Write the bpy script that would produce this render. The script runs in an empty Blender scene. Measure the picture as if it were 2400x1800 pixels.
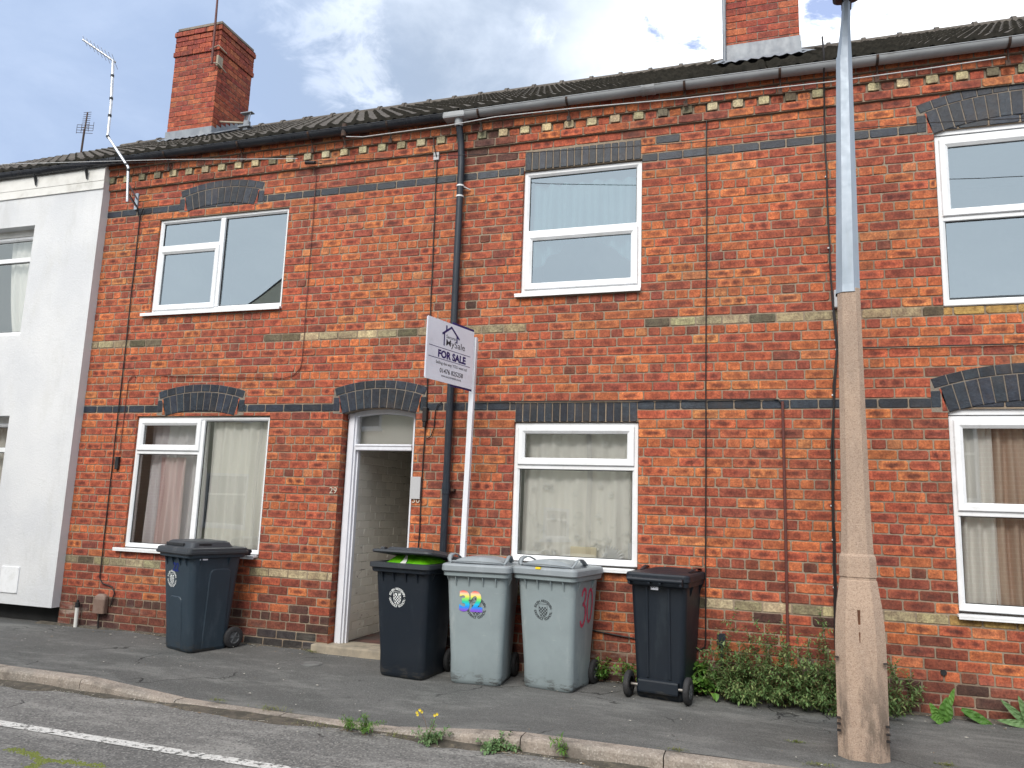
import bpy, bmesh, math, random
from mathutils import Vector, Matrix
from mathutils import noise as mnoise
R = math.radians
rnd = random.Random(7)
S = bpy.context.scene
COL = S.collection
# ------------------------------------------------------------------ camera
def cam_matrix(yaw, pitch, roll, d, h):
    a, b, c = yaw, pitch, roll
    Rz = Matrix(((math.cos(a), -math.sin(a), 0), (math.sin(a), math.cos(a), 0), (0, 0, 1)))
    Rx = Matrix(((1, 0, 0), (0, math.cos(b), -math.sin(b)), (0, math.sin(b), math.cos(b))))
    Ry = Matrix(((math.cos(c), 0, math.sin(c)), (0, 1, 0), (-math.sin(c), 0, math.cos(c))))
    M = Rz @ Rx @ Ry
    ax, fw, up = M.col[0], M.col[1], M.col[2]
    m = Matrix.Identity(4)
    for i in range(3):
        m[i][0] = ax[i]; m[i][1] = up[i]; m[i][2] = -fw[i]
    m[0][3] = 0; m[1][3] = -d; m[2][3] = h
    return m
cd = bpy.data.cameras.new('camera'); cam = bpy.data.objects.new('camera', cd); COL.objects.link(cam)
cam.matrix_world = cam_matrix(0.31772339, 0.15820943, -0.03463349, 6.758485, 1.524653)
cd.sensor_width = 36; cd.lens = 27; cd.clip_start = .05; cd.clip_end = 500
S.camera = cam
# ------------------------------------------------------------------ render / view
S.view_settings.view_transform = 'Standard'; S.view_settings.look = 'None'
S.view_settings.exposure = 0.95; S.view_settings.gamma = 1.0
# ------------------------------------------------------------------ world: nishita sky with a broken layer of cloud
SUN_EL, SUN_AZ = 43, 188           # degrees; azimuth clockwise from +Y
w = bpy.data.worlds.new("World"); S.world = w; w.use_nodes = True
nt = w.node_tree; nt.nodes.clear()
def N(t, **k):
    n = nt.nodes.new(t)
    for a, b in k.items(): setattr(n, a, b)
    return n
def L(a, b): nt.links.new(a, b)
def mth(op, a, b=None, c=None, clamp=False):
    n = N('ShaderNodeMath', operation=op); n.use_clamp = clamp
    for i, v in enumerate((a, b, c)):
        if v is None: continue
        if isinstance(v, (int, float)): n.inputs[i].default_value = v
        else: L(v, n.inputs[i])
    return n.outputs[0]
sky = N('ShaderNodeTexSky', sky_type='NISHITA', sun_disc=False, sun_elevation=R(SUN_EL), sun_rotation=R(SUN_AZ))
tc = N('ShaderNodeTexCoord'); sp = N('ShaderNodeSeparateXYZ'); L(tc.outputs['Generated'], sp.inputs[0])
den = mth('ADD', mth('MAXIMUM', sp.outputs[2], 0.0), .22)
cb = N('ShaderNodeCombineXYZ'); L(mth('DIVIDE', sp.outputs[0], den), cb.inputs[0]); L(mth('DIVIDE', sp.outputs[1], den), cb.inputs[1])
def skynoise(scale, detail, rough, off, dist=0.0):
    mp = N('ShaderNodeMapping'); mp.inputs['Location'].default_value = off; L(cb.outputs[0], mp.inputs[0])
    n = N('ShaderNodeTexNoise'); n.inputs['Scale'].default_value = scale; n.inputs['Detail'].default_value = detail
    n.inputs['Roughness'].default_value = rough; n.inputs['Distortion'].default_value = dist
    L(mp.outputs[0], n.inputs['Vector']); return n.outputs[0]
def maprange(v, a, b, c=0., d=1., smooth=True):
    m = N('ShaderNodeMapRange'); m.interpolation_type = 'SMOOTHSTEP' if smooth else 'LINEAR'
    L(v, m.inputs[0]); m.inputs[1].default_value = a; m.inputs[2].default_value = b; m.inputs[3].default_value = c; m.inputs[4].default_value = d
    return m.outputs[0]
def dotdir(v):
    n = N('ShaderNodeVectorMath', operation='DOT_PRODUCT'); L(tc.outputs['Generated'], n.inputs[0]); n.inputs[1].default_value = Vector(v).normalized(); return n.outputs['Value']
def mixc(f, a, b):
    n = N('ShaderNodeMix', data_type='RGBA')
    if isinstance(f, float): n.inputs[0].default_value = f
    else: L(f, n.inputs[0])
    for i, v in ((6, a), (7, b)):
        if isinstance(v, tuple): n.inputs[i].default_value = (*v, 1)
        else: L(v, n.inputs[i])
    return n.outputs[2]
big = skynoise(1.5, 7, .56, (3.2, 1.7, 0), .25)
med = skynoise(3.4, 9, .6, (8.1, 4.4, 2), .35)
# bright broken cloud round the veiled brightest part of the sky, an even grey-blue veil towards -X
right = maprange(dotdir((.20, .84, .50)), .88, .96)
fine = skynoise(9., 8, .62, (2.1, 5.4, 1), .5)
def patch(v, deg, gain):
    return mth('MULTIPLY', maprange(dotdir(v), math.cos(R(deg)), 1.), gain)
pt = mth('ADD', mth('ADD', patch((-.455,.731,.509), 5, .11), patch((-.115,.820,.560), 5, .085)), mth('ADD', patch((.074,.833,.548), 2.4, .13), patch((-.02,.845,.535), 3.5, .08)))
cover = mth('ADD', mth('ADD', mth('MULTIPLY', big, .25), mth('MULTIPLY', med, .35)), mth('MULTIPLY', fine, .40))
hole = maprange(mth('SUBTRACT', cover, pt), .355, .425, 1., 0.)                  # gaps in the cloud
edge = maprange(mth('SUBTRACT', cover, pt), .40, .50, 1., 0.)
skyb = N('ShaderNodeMix', data_type='RGBA', blend_type='MULTIPLY'); skyb.inputs[0].default_value = 1.
L(sky.outputs[0], skyb.inputs[6]); skyb.inputs[7].default_value = (.62, .82, 1.18, 1)
grey = mixc(maprange(mth('ADD', mth('MULTIPLY', big, .6), mth('MULTIPLY', med, .4)), .40, .60), (4.4, 4.95, 5.8), (2.4, 2.95, 3.85))
white = (9.8, 10.1, 10.5)
near = mth('MAXIMUM', right, mth('MULTIPLY', maprange(dotdir((-.49,.715,.498)), .990, .9993), .42))
br = mth('ADD', mth('MULTIPLY', edge, mth('ADD', mth('MULTIPLY', near, .75), .06)), mth('MULTIPLY', right, maprange(mth('ADD', med, mth('MULTIPLY', fine, .3)), .50, .66, 1.15, .45)), clamp=True)
cloud = mixc(br, grey, white)
veil = maprange(dotdir((-.80, .50, .33)), .84, .97)
holev = mth('MULTIPLY', hole, mth('SUBTRACT', 1., veil, clamp=True))
skyc = mixc(mth('MULTIPLY', holev, .80), cloud, skyb.outputs[2])
skyc = mixc(mth('MULTIPLY', veil, .75), skyc, (2.35, 3.1, 4.6))
# the half of the sky behind the viewer, nearer the sun, is brighter
back = maprange(sp.outputs[1], .0, -.5)
skyc = mixc(mth('MULTIPLY', back, .85), skyc, (5.5, 6.15, 7.0))
skyc2 = N('ShaderNodeMix', data_type='RGBA', blend_type='MULTIPLY'); skyc2.inputs[0].default_value = 1.
L(skyc, skyc2.inputs[6])
L(mixc(back, (1., 1., 1.), (1.45, 1.38, 1.28)), skyc2.inputs[7])
bg = N('ShaderNodeBackground'); bg.inputs[1].default_value = .1; L(skyc2.outputs[2], bg.inputs[0])
wo = N('ShaderNodeOutputWorld'); L(bg.outputs[0], wo.inputs[0])
# ------------------------------------------------------------------ sun (veiled)
sd = bpy.data.lights.new('sun', 'SUN'); sd.energy = 1.8; sd.angle = R(32); sd.color = (1, .95, .88)
so = bpy.data.objects.new('sun', sd); COL.objects.link(so)
az, el = R(SUN_AZ), R(SUN_EL)
sv = Vector((math.sin(az) * math.cos(el), math.cos(az) * math.cos(el), math.sin(el)))
so.rotation_euler = sv.to_track_quat('Z', 'Y').to_euler(); so.location = sv * 30

# ================================================================== helpers
class MB:
    """collects geometry; build() links it as one mesh object"""
    def __init__(s): s.v = []; s.f = []; s.m = []; s.sm = []; s.attr = None
    def add(s, vs, fs, mi=0, smooth=False):
        o = len(s.v); s.v += [tuple(v) for v in vs]
        for f in fs: s.f.append([i + o for i in f]); s.m.append(mi); s.sm.append(smooth)
    def box(s, x0, x1, y0, y1, z0, z1, mi=0):
        x0, x1 = min(x0, x1), max(x0, x1); y0, y1 = min(y0, y1), max(y0, y1); z0, z1 = min(z0, z1), max(z0, z1)
        s.add([(x0,y0,z0),(x1,y0,z0),(x1,y1,z0),(x0,y1,z0),(x0,y0,z1),(x1,y0,z1),(x1,y1,z1),(x0,y1,z1)],
              [(0,3,2,1),(4,5,6,7),(0,1,5,4),(1,2,6,5),(2,3,7,6),(3,0,4,7)], mi)
    def bbox(s, x0, x1, y0, y1, z0, z1, b=.004, mi=0):
        """box with chamfered edges"""
        bm = bmesh.new(); bmesh.ops.create_cube(bm, size=1)
        for v in bm.verts: v.co = Vector(((x0+x1)/2 + v.co.x*(x1-x0), (y0+y1)/2 + v.co.y*(y1-y0), (z0+z1)/2 + v.co.z*(z1-z0)))
        b = min(b, .45*min(abs(x1-x0), abs(y1-y0), abs(z1-z0)))
        bmesh.ops.bevel(bm, geom=bm.edges[:], offset=b, segments=2, affect='EDGES', profile=.6)
        s.frombm(bm, mi)
    def frombm(s, bm, mi=0, mat=None, smooth=False):
        if mat: bm.transform(mat)
        bm.verts.ensure_lookup_table(); bm.verts.index_update()
        s.add([v.co[:] for v in bm.verts], [[v.index for v in f.verts] for f in bm.faces], mi, smooth); bm.free()
    def tube(s, pts, r, n=8, mi=0, cap=True, smooth=True):
        pts = [Vector(p) for p in pts]; rs = r if isinstance(r, (list, tuple)) else [r]*len(pts)
        vs = []; fs = []; ref = None
        for i, p in enumerate(pts):
            t = (pts[min(i+1, len(pts)-1)] - pts[max(i-1, 0)])
            if t.length < 1e-9: t = Vector((0,0,1))
            t.normalize()
            if ref is None:
                ref = Vector((0,0,1)) if abs(t.z) < .9 else Vector((1,0,0))
                u = t.cross(ref).normalized()
            else: u = (u - t*u.dot(t)).normalized()
            v = t.cross(u)
            for k in range(n):
                a = 2*math.pi*k/n; vs.append(p + (u*math.cos(a) + v*math.sin(a))*rs[i])
        for i in range(len(pts)-1):
            for k in range(n):
                fs.append((i*n+k, i*n+(k+1)%n, (i+1)*n+(k+1)%n, (i+1)*n+k))
        s.add(vs, fs, mi, smooth)
        if cap:
            s.add(vs[:n], [tuple(range(n))[::-1]], mi); s.add(vs[-n:], [tuple(range(n))], mi)
    def loft(s, rings, mi=0, cap0=True, cap1=True, smooth=False):
        n = len(rings[0]); vs = [p for r in rings for p in r]; fs = []
        for i in range(len(rings)-1):
            for k in range(n): fs.append((i*n+k, i*n+(k+1)%n, (i+1)*n+(k+1)%n, (i+1)*n+k))
        s.add(vs, fs, mi, smooth)
        if cap0: s.add(rings[0], [tuple(range(n))[::-1]], mi)
        if cap1: s.add(rings[-1], [tuple(range(n))], mi)
    def build(s, name, mats, parent=None, **props):
        me = bpy.data.meshes.new(name); me.from_pydata(s.v, [], s.f)
        if not isinstance(mats, (list, tuple)): mats = [mats]
        for m in mats: me.materials.append(m)
        me.polygons.foreach_set('material_index', s.m); me.polygons.foreach_set('use_smooth', s.sm)
        me.update()
        o = bpy.data.objects.new(name, me); COL.objects.link(o)
        if parent: o.parent = parent
        for k, v in props.items(): o[k] = v
        return o
def rr(w, d, r, z, cx=0, cy=0, n=4, yz=None):
    """rounded rectangle ring, counter-clockwise"""
    r = min(r, w/2-.001, d/2-.001); out = []
    for (sx, sy, a0) in ((1,-1,-90),(1,1,0),(-1,1,90),(-1,-1,180)):
        for k in range(n+1):
            a = R(a0 + 90*k/n); out.append((cx + sx*(w/2-r) + r*math.cos(a), cy + sy*(d/2-r) + r*math.sin(a), z))
    return out
def thing(name, label, cat, loc=(0,0,0), rz=0, group=None):
    o = bpy.data.objects.new(name, None); COL.objects.link(o); o.location = loc; o.rotation_euler = (0,0,rz)
    o.empty_display_size = .1
    o['label'] = label; o['category'] = cat
    if group: o['group'] = group
    return o
def tag(o, label, cat, group=None, kind=None):
    o['label'] = label; o['category'] = cat
    if group: o['group'] = group
    if kind: o['kind'] = kind
    return o
# ------------------------------------------------------------------ materials
class NT:
    def __init__(s, name):
        s.m = bpy.data.materials.new(name); s.m.use_nodes = True; s.t = s.m.node_tree; s.t.nodes.clear()
        s.out = s.n('ShaderNodeOutputMaterial'); s.tc = s.n('ShaderNodeTexCoord')
    def n(s, t, **k):
        n = s.t.nodes.new(t)
        for a, b in k.items(): setattr(n, a, b)
        return n
    def l(s, a, b): s.t.links.new(a, b)
    def put(s, sock, v):
        if v is None: return
        if isinstance(v, bpy.types.NodeSocket): s.l(v, sock)
        elif isinstance(v, (tuple, list)) and len(v) == 3 and sock.type == 'RGBA': sock.default_value = (*v, 1)
        else: sock.default_value = v
    def noise(s, scale, detail=4, rough=.55, vec=None, dist=0., typ='FBM'):
        n = s.n('ShaderNodeTexNoise'); n.inputs['Scale'].default_value = scale; n.inputs['Detail'].default_value = detail
        n.inputs['Roughness'].default_value = rough; n.inputs['Distortion'].default_value = dist
        s.l(vec or s.tc.outputs['Object'], n.inputs['Vector']); return n.outputs[0]
    def vor(s, scale, feature='F1', vec=None, out=0):
        n = s.n('ShaderNodeTexVoronoi', feature=feature); n.inputs['Scale'].default_value = scale
        s.l(vec or s.tc.outputs['Object'], n.inputs['Vector']); return n.outputs[out]
    def math(s, op, a, b=None, c=None, clamp=False):
        n = s.n('ShaderNodeMath', operation=op); n.use_clamp = clamp
        for i, v in enumerate((a, b, c)): s.put(n.inputs[i], v)
        return n.outputs[0]
    def mr(s, v, a, b, c=0., d=1., smooth=True):
        m = s.n('ShaderNodeMapRange'); m.interpolation_type = 'SMOOTHSTEP' if smooth else 'LINEAR'
        s.put(m.inputs[0], v)
        for i, q in enumerate((a, b, c, d)): m.inputs[i+1].default_value = q
        return m.outputs[0]
    def mix(s, f, a, b, blend='MIX'):
        n = s.n('ShaderNodeMix', data_type='RGBA', blend_type=blend)
        s.put(n.inputs[0], f); s.put(n.inputs[6], a); s.put(n.inputs[7], b); return n.outputs[2]
    def mapping(s, scale=(1,1,1), loc=(0,0,0), rot=(0,0,0), src=None):
        n = s.n('ShaderNodeMapping'); n.inputs['Scale'].default_value = scale; n.inputs['Location'].default_value = loc; n.inputs['Rotation'].default_value = rot
        s.l(src or s.tc.outputs['Object'], n.inputs[0]); return n.outputs[0]
    def bump(s, h, strength=.3, dist=.01, nrm=None):
        n = s.n('ShaderNodeBump'); n.inputs['Strength'].default_value = strength; n.inputs['Distance'].default_value = dist
        s.l(h, n.inputs['Height'])
        if nrm: s.l(nrm, n.inputs['Normal'])
        return n.outputs[0]
    def attr(s, name, out='Fac'):
        n = s.n('ShaderNodeAttribute'); n.attribute_name = name; return n.outputs[out]
    def bsdf(s, col, rough=.8, normal=None, metal=0., spec=.5, **k):
        b = s.n('ShaderNodeBsdfPrincipled'); s.put(b.inputs['Base Color'], col); s.put(b.inputs['Roughness'], rough)
        b.inputs['Metallic'].default_value = metal; b.inputs['Specular IOR Level'].default_value = spec
        if normal: s.l(normal, b.inputs['Normal'])
        for a, q in k.items(): s.put(b.inputs[a], q)
        s.l(b.outputs[0], s.out.inputs[0]); return s.m
def pm(name, c1, c2=None, scale=8., rough=.7, bump=0., bscale=None, metal=0., spec=.4, dirt=None, dscale=3., stretch=(1,1,1), detail=5, bdist=.004):
    """noise-varied painted/plastic/metal material"""
    t = NT(name); c2 = c2 or tuple(x*.82 for x in c1)
    vec = t.mapping(scale=stretch)
    f = t.mr(t.noise(scale, detail, .6, vec), .35, .65)
    col = t.mix(f, c1, c2)
    if dirt:
        d = t.mr(t.noise(dscale, 8, .68, vec), .52, .70); col = t.mix(t.math('MULTIPLY', d, dirt[3]), col, dirt[:3])
    nrm = t.bump(t.noise(bscale or scale*6, 6, .6), bump, bdist) if bump else None
    r = t.mr(t.noise(scale*2.3, 4, .6), .3, .7, rough-.08, rough+.08)
    return t.bsdf(col, r, nrm, metal, spec)
def glass_mat(name, fac, tint=(.86,.9,.88), refl=(.92,.96,.97)):
    t = NT(name)
    tr = t.n('ShaderNodeBsdfTransparent'); tr.inputs[0].default_value = (*tint, 1)
    gl = t.n('ShaderNodeBsdfGlossy'); gl.inputs['Roughness'].default_value = .0; gl.inputs['Color'].default_value = (*refl, 1)
    nb = t.bump(t.noise(1.1, 1, .4), .05, .05); t.l(nb, gl.inputs['Normal'])
    lw = t.n('ShaderNodeLayerWeight'); lw.inputs[0].default_value = .35
    f = t.math('ADD', t.math('MULTIPLY', lw.outputs['Fresnel'], .8), fac, clamp=True)
    mx = t.n('ShaderNodeMixShader'); t.l(f, mx.inputs[0]); t.l(tr.outputs[0], mx.inputs[1]); t.l(gl.outputs[0], mx.inputs[2])
    t.l(mx.outputs[0], t.out.inputs[0]); return t.m
def brick_mat(name, paint=False):
    t = NT(name)
    c = t.attr('bcol', 'Color'); kiss = t.attr('kiss'); typ = t.attr('ktype'); seed = t.attr('seed')
    uv = t.n('ShaderNodeUVMap'); uv.uv_map = 'buv'
    sp = t.n('ShaderNodeSeparateXYZ'); t.l(uv.outputs[0], sp.inputs[0])
    wob = t.noise(28, 4, .6)
    u = t.math('SUBTRACT', sp.outputs[0], .5); v = t.math('SUBTRACT', sp.outputs[1], .5)
    u2 = t.math('SUBTRACT', t.math('ABSOLUTE', u), .23)
    uu = t.math('ADD', t.math('MULTIPLY', u, t.math('SUBTRACT', 1., typ)), t.math('MULTIPLY', u2, t.math('MULTIPLY', typ, 1.9)))
    rad = t.math('SQRT', t.math('ADD', t.math('MULTIPLY', t.math('MULTIPLY', uu, uu), 1.3), t.math('MULTIPLY', t.math('MULTIPLY', v, v), 1.25)))
    rad = t.math('ADD', rad, t.math('MULTIPLY', t.math('SUBTRACT', wob, .5), .34))
    core = t.mr(rad, .16, .40, 1., 0.)
    col = t.mix(t.math('MULTIPLY', core, kiss), c, t.mix(.25, (.085,.026,.020), c) if not paint else (.3,.25,.2))
    rim_ = t.mr(rad, .34, .56, 0., 1.); col = t.mix(t.math('MULTIPLY', rim_, t.math('MULTIPLY', kiss, .8)), col, t.mix(1., c, (1.40,1.66,1.42), 'MULTIPLY'))
    big_ = t.noise(14, 5, .65); col = t.mix(1., col, t.mix(t.mr(big_, .3, .7), (.66,.62,.63), (1.30,1.36,1.26)), 'MULTIPLY')
    # firing and weather variation
    patch_ = t.mr(t.noise(.8, 3, .5), .35, .65); col = t.mix(1., col, t.mix(patch_, (.80,.86,.92), (1.0,1.0,1.0)), 'MULTIPLY')
    hs_ = t.n('ShaderNodeHueSaturation'); hs_.inputs['Saturation'].default_value = 1.0; hs_.inputs['Value'].default_value = .97; t.l(col, hs_.inputs['Color']); col = hs_.outputs[0]
    n1 = t.noise(3.1, 6, .65); n2 = t.noise(60, 6, .7); n3 = t.noise(260, 3, .6)
    col = t.mix(1., col, t.mix(t.mr(n2, .3, .7), (.62,.60,.60), (1.30,1.28,1.24)), 'MULTIPLY')
    col = t.mix(t.mr(n1, .50, .70, 0, .55), col, t.mix(.55, col, (.085,.06,.045)))
    drip = t.noise(2.6, 7, .7, t.mapping(scale=(2.6,1,.45))); col = t.mix(t.mr(drip, .56, .72, 0, .45), col, t.mix(.5, col, (.06,.045,.04)))
    pits = t.mr(t.vor(75), .0, .22, 1., 0.); pm_ = t.math('MULTIPLY', pits, t.mr(t.noise(9, 3, .6), .44, .58))
    col = t.mix(t.math('MULTIPLY', pm_, .7), col, (.06,.028,.02))
    ozb = t.n('ShaderNodeSeparateXYZ'); t.l(t.tc.outputs['Object'], ozb.inputs[0])
    salt = t.math('MULTIPLY', t.mr(t.noise(3.2, 8, .72, t.mapping(scale=(.45,1,2.4))), .50, .60), t.math('MULTIPLY', t.mr(ozb.outputs[2], .46, .16, 0, 1), t.mr(t.noise(.55, 2, .5, t.mapping(loc=(3,0,0))), .42, .56)))
    col = t.mix(t.math('MULTIPLY', salt, .6), col, (.44,.39,.33))
    h = t.math('ADD', t.math('MULTIPLY', n2, 1.), t.math('ADD', t.math('MULTIPLY', n3, .4), t.math('MULTIPLY', pm_, -.9)))
    b = t.bump(h, .55, .006)
    return t.bsdf(col, t.attr('brough'), b, spec=.35)
M = {}
M['brick'] = brick_mat('brick'); 
def mortar_mat(name, c1, c2, dark):
    t = NT(name); n = t.noise(55, 6, .7); n2 = t.noise(1.6, 6, .65)
    col = t.mix(t.mr(n, .3, .7), c1, c2); col = t.mix(t.mr(n2, .46, .66, 0, .75), col, dark)
    holes = t.mr(t.noise(16, 5, .7), .66, .72); col = t.mix(holes, col, (.07,.05,.04))
    return t.bsdf(col, .95, t.bump(t.math('SUBTRACT', n, holes), .6, .006), spec=.2)
M['mortar'] = mortar_mat('mortar', (.31,.25,.19), (.235,.185,.135), (.15,.11,.08))
M['mortar_dark'] = mortar_mat('mortar_dark', (.27,.23,.19), (.18,.15,.12), (.10,.085,.07))
M['paintbrick'] = pm('painted_brick_joint', (.80,.78,.70), (.66,.63,.56), 9, .8, .5, 60, dirt=(.10,.08,.06,.8), dscale=5)
M['blue'] = brick_mat('blue_brick')
M['render'] = None
t = NT('white_render')
n1 = t.noise(1.1, 6, .6); n2 = t.noise(130, 6, .75); n3 = t.noise(3.5, 7, .7, t.mapping(scale=(1,1,.35)))
col = t.mix(t.mr(n1, .35, .65), (.58,.59,.61), (.65,.655,.665)); col = t.mix(t.mr(n3, .5, .72, 0, .4), col, (.53,.53,.51))
stn = t.mr(t.noise(2.2, 7, .72, t.mapping(scale=(1.6,1,.3))), .52, .70, 0, .35); col = t.mix(stn, col, (.46,.46,.44)); crk = t.mr(t.noise(5, 8, .7), .495, .505, 0, 1)
M['render'] = t.bsdf(col, .9, t.bump(t.math('ADD', n2, t.noise(45, 5, .7)), .7, .006), spec=.25)
M['upvc'] = pm('white_upvc', (.78,.79,.81), (.72,.73,.74), 4, .32, 0, spec=.5, dirt=(.45,.44,.40,.25), dscale=6)
M['upvc_old'] = pm('weathered_white_board', (.66,.65,.62), (.58,.57,.54), 5, .45, .1, 60, dirt=(.34,.32,.27,.35), dscale=5)
M['gasket'] = pm('black_gasket', (.02,.02,.02), None, 20, .6)
M['glass_up'] = glass_mat('upper_glass', .33, (.80,.86,.86), (.74,.84,.90))
M['glass_low'] = glass_mat('lower_glass', .15, (.98,.98,.97), (.92,.97,.95))
M['room'] = pm('room_wall', (.60,.58,.55), (.52,.50,.47), 2, .9)
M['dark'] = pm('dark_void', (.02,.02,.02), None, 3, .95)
# clay/concrete roof tile
t = NT('roof_tile'); n = t.noise(14, 6, .7); n2 = t.noise(1.4, 5, .6); n4 = t.noise(90, 4, .7)
col = t.mix(t.mr(n, .3, .7), (.082,.071,.061), (.130,.114,.098)); col = t.mix(t.mr(n2, .45, .7, 0, .5), col, (.06,.05,.045))
lich = t.mr(t.noise(32, 5, .7), .60, .70); col = t.mix(t.math('MULTIPLY', lich, .6), col, (.24,.22,.17))
M['tile'] = t.bsdf(col, .85, t.bump(n4, .5, .006), spec=.3)
M['tile_edge'] = pm('shaded_tile_edge', (.030,.028,.022), (.055,.050,.040), 18, .95, .5, 90)  # shade at the course steps, put into the riser colour
M['gutter_black'] = pm('black_gutter', (.018,.02,.026), (.026,.029,.036), 4, .32, dirt=(.05,.05,.05,.5))
M['gutter_grey'] = pm('grey_gutter', (.30,.31,.32), (.25,.26,.27), 3, .42, .05, 50, dirt=(.17,.165,.155,.6), dscale=4, stretch=(1,1,3))
M['pipe'] = pm('slate_blue_pipe', (.020,.027,.038), (.016,.021,.030), 5, .38, dirt=(.06,.06,.06,.3), stretch=(1,1,.4))
M['iron'] = pm('rusty_iron', (.035,.028,.025), (.07,.035,.022), 20, .8, .4, 90)
M['lead'] = pm('lead_sheet', (.20,.22,.245), (.15,.165,.19), 5, .5, .2, 20, dirt=(.30,.31,.32,.5), spec=.6, stretch=(2,2,1))
M['galv'] = pm('galvanised_steel', (.33,.375,.43), (.27,.32,.375), 6, .5, .05, 60, metal=.25, dirt=(.30,.33,.36,.6), dscale=3, stretch=(2,2,.35))
M['cable'] = pm('black_cable', (.016,.012,.012), None, 20, .5)
M['brown_cable'] = pm('brown_cable', (.11,.035,.028), None, 20, .6)
M['white_plastic'] = pm('white_plastic', (.7,.7,.7), None, 10, .4)
M['alu'] = pm('aluminium_tube', (.62,.63,.65), (.5,.51,.53), 20, .3, metal=.7)
M['blackp'] = pm('black_plastic', (.013,.014,.016), (.02,.021,.023), 9, .45)
M['greyplate'] = pm('pale_grey_plate', (.42,.42,.43), (.41,.41,.42), 3, .6)
M['brownbox'] = pm('faded_brown_plastic', (.17,.11,.085), (.21,.15,.12), 8, .6, .2, 60)
M['stone'] = pm('worn_stone', (.34,.29,.22), (.24,.21,.165), 7, .9, .6, 50, dirt=(.10,.095,.07,.8), dscale=4)
# asphalt -----------------------------------------------------------------
def asphalt(name, base, light, dark, agg, aggscale, patch, bumps):
    t = NT(name); P_ = t.tc.outputs['Object']
    big = t.noise(.9, 6, .62, P_, .4); fine = t.noise(aggscale, 3, .7); v = t.vor(aggscale*1.1, out=1)
    vb = t.n('ShaderNodeSeparateColor'); t.l(v, vb.inputs[0])
    col = t.mix(t.mr(big, .36, .66), base, patch)
    col = t.mix(t.mr(t.noise(4.5, 7, .7, t.mapping(scale=(.30,1,1), rot=(0,0,R(28)))), .46, .68, 0, .7), col, light)
    col = t.mix(t.mr(vb.outputs[0], .55, 1., 0, agg), col, light)
    col = t.mix(t.mr(vb.outputs[1], .6, 1., 0, agg), col, dark)
    sp2 = t.mr(t.vor(26), .0, .075, 1., 0.); col = t.mix(t.math('MULTIPLY', sp2, t.mr(t.noise(7, 2, .5), .44, .54)), col, tuple(min(1, q*3.2) for q in light))
    # cracks
    wv = t.n('ShaderNodeVectorMath', operation='ADD'); nz = t.n('ShaderNodeTexNoise'); nz.inputs['Scale'].default_value = 2.2; nz.inputs['Detail'].default_value = 6
    t.l(P_, nz.inputs['Vector']); sc = t.n('ShaderNodeVectorMath', operation='SCALE'); t.l(nz.outputs['Color'], sc.inputs[0]); sc.inputs['Scale'].default_value = .55
    t.l(P_, wv.inputs[0]); t.l(sc.outputs[0], wv.inputs[1])
    ce = t.vor(.62, 'DISTANCE_TO_EDGE', wv.outputs[0]); cr = t.math('MULTIPLY', t.mr(ce, .0, .006, 1., 0.), t.mr(t.noise(1.7, 3, .5), .47, .58))
    col = t.mix(t.math('MULTIPLY', cr, .85), col, tuple(q*.25 for q in dark))
    h = t.math('ADD', t.math('MULTIPLY', vb.outputs[2], .6), t.math('SUBTRACT', fine, t.math('MULTIPLY', cr, 3.)))
    h = t.math('ADD', h, t.math('MULTIPLY', big, 2.))
    return t.bsdf(col, .88, t.bump(h, bumps, .006), spec=.3)
M['pave'] = asphalt('pavement_asphalt', (.112,.111,.108), (.20,.20,.19), (.05,.05,.05), .5, 150, (.084,.085,.082), .55)
M['road'] = asphalt('road_asphalt', (.178,.173,.165), (.34,.33,.31), (.06,.06,.06), .62, 78, (.142,.138,.132), .95)
t = NT('kerb_concrete'); n = t.noise(60, 6, .75); n2 = t.noise(2.3, 5, .6); v = t.vor(110, out=1); s_ = t.n('ShaderNodeSeparateColor'); t.l(v, s_.inputs[0])
col = t.mix(t.mr(n2, .35, .65), (.335,.285,.24), (.245,.22,.19)); col = t.mix(t.mr(s_.outputs[0], .6, 1., 0, .5), col, (.17,.13,.11)); col = t.mix(t.mr(s_.outputs[1], .7, 1, 0, .5), col, (.5,.45,.4))
col = t.mix(t.mr(t.noise(4, 7, .72), .50, .66, 0, .65), col, (.12,.105,.09))
M['kerb'] = t.bsdf(col, .9, t.bump(n, .6, .006), spec=.25)
t = NT('post_aggregate_concrete'); v = t.vor(210, out=1); s_ = t.n('ShaderNodeSeparateColor'); t.l(v, s_.inputs[0]); n = t.noise(120, 4, .7)
col = t.mix(t.mr(t.noise(2.2, 6, .65, t.mapping(scale=(2,2,.6))), .36, .66), (.46,.34,.258), (.37,.28,.22))
col = t.mix(t.mr(s_.outputs[0], .62, .95, 0, .5), col, (.19,.12,.09)); col = t.mix(t.mr(s_.outputs[1], .75, 1, 0, .45), col, (.56,.45,.36))
oz = t.n('ShaderNodeSeparateXYZ'); t.l(t.tc.outputs['Object'], oz.inputs[0])
st = t.math('MULTIPLY', t.mr(t.noise(3.3, 6, .7, t.mapping(scale=(2.2,2.2,.7))), .46, .62), t.mr(oz.outputs[2], .1, .75, .85, 0.))
col = t.mix(st, col, (.13,.105,.085))
M['post'] = t.bsdf(col, .92, t.bump(t.math('ADD', n, s_.outputs[2]), .7, .005), spec=.2)
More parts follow.
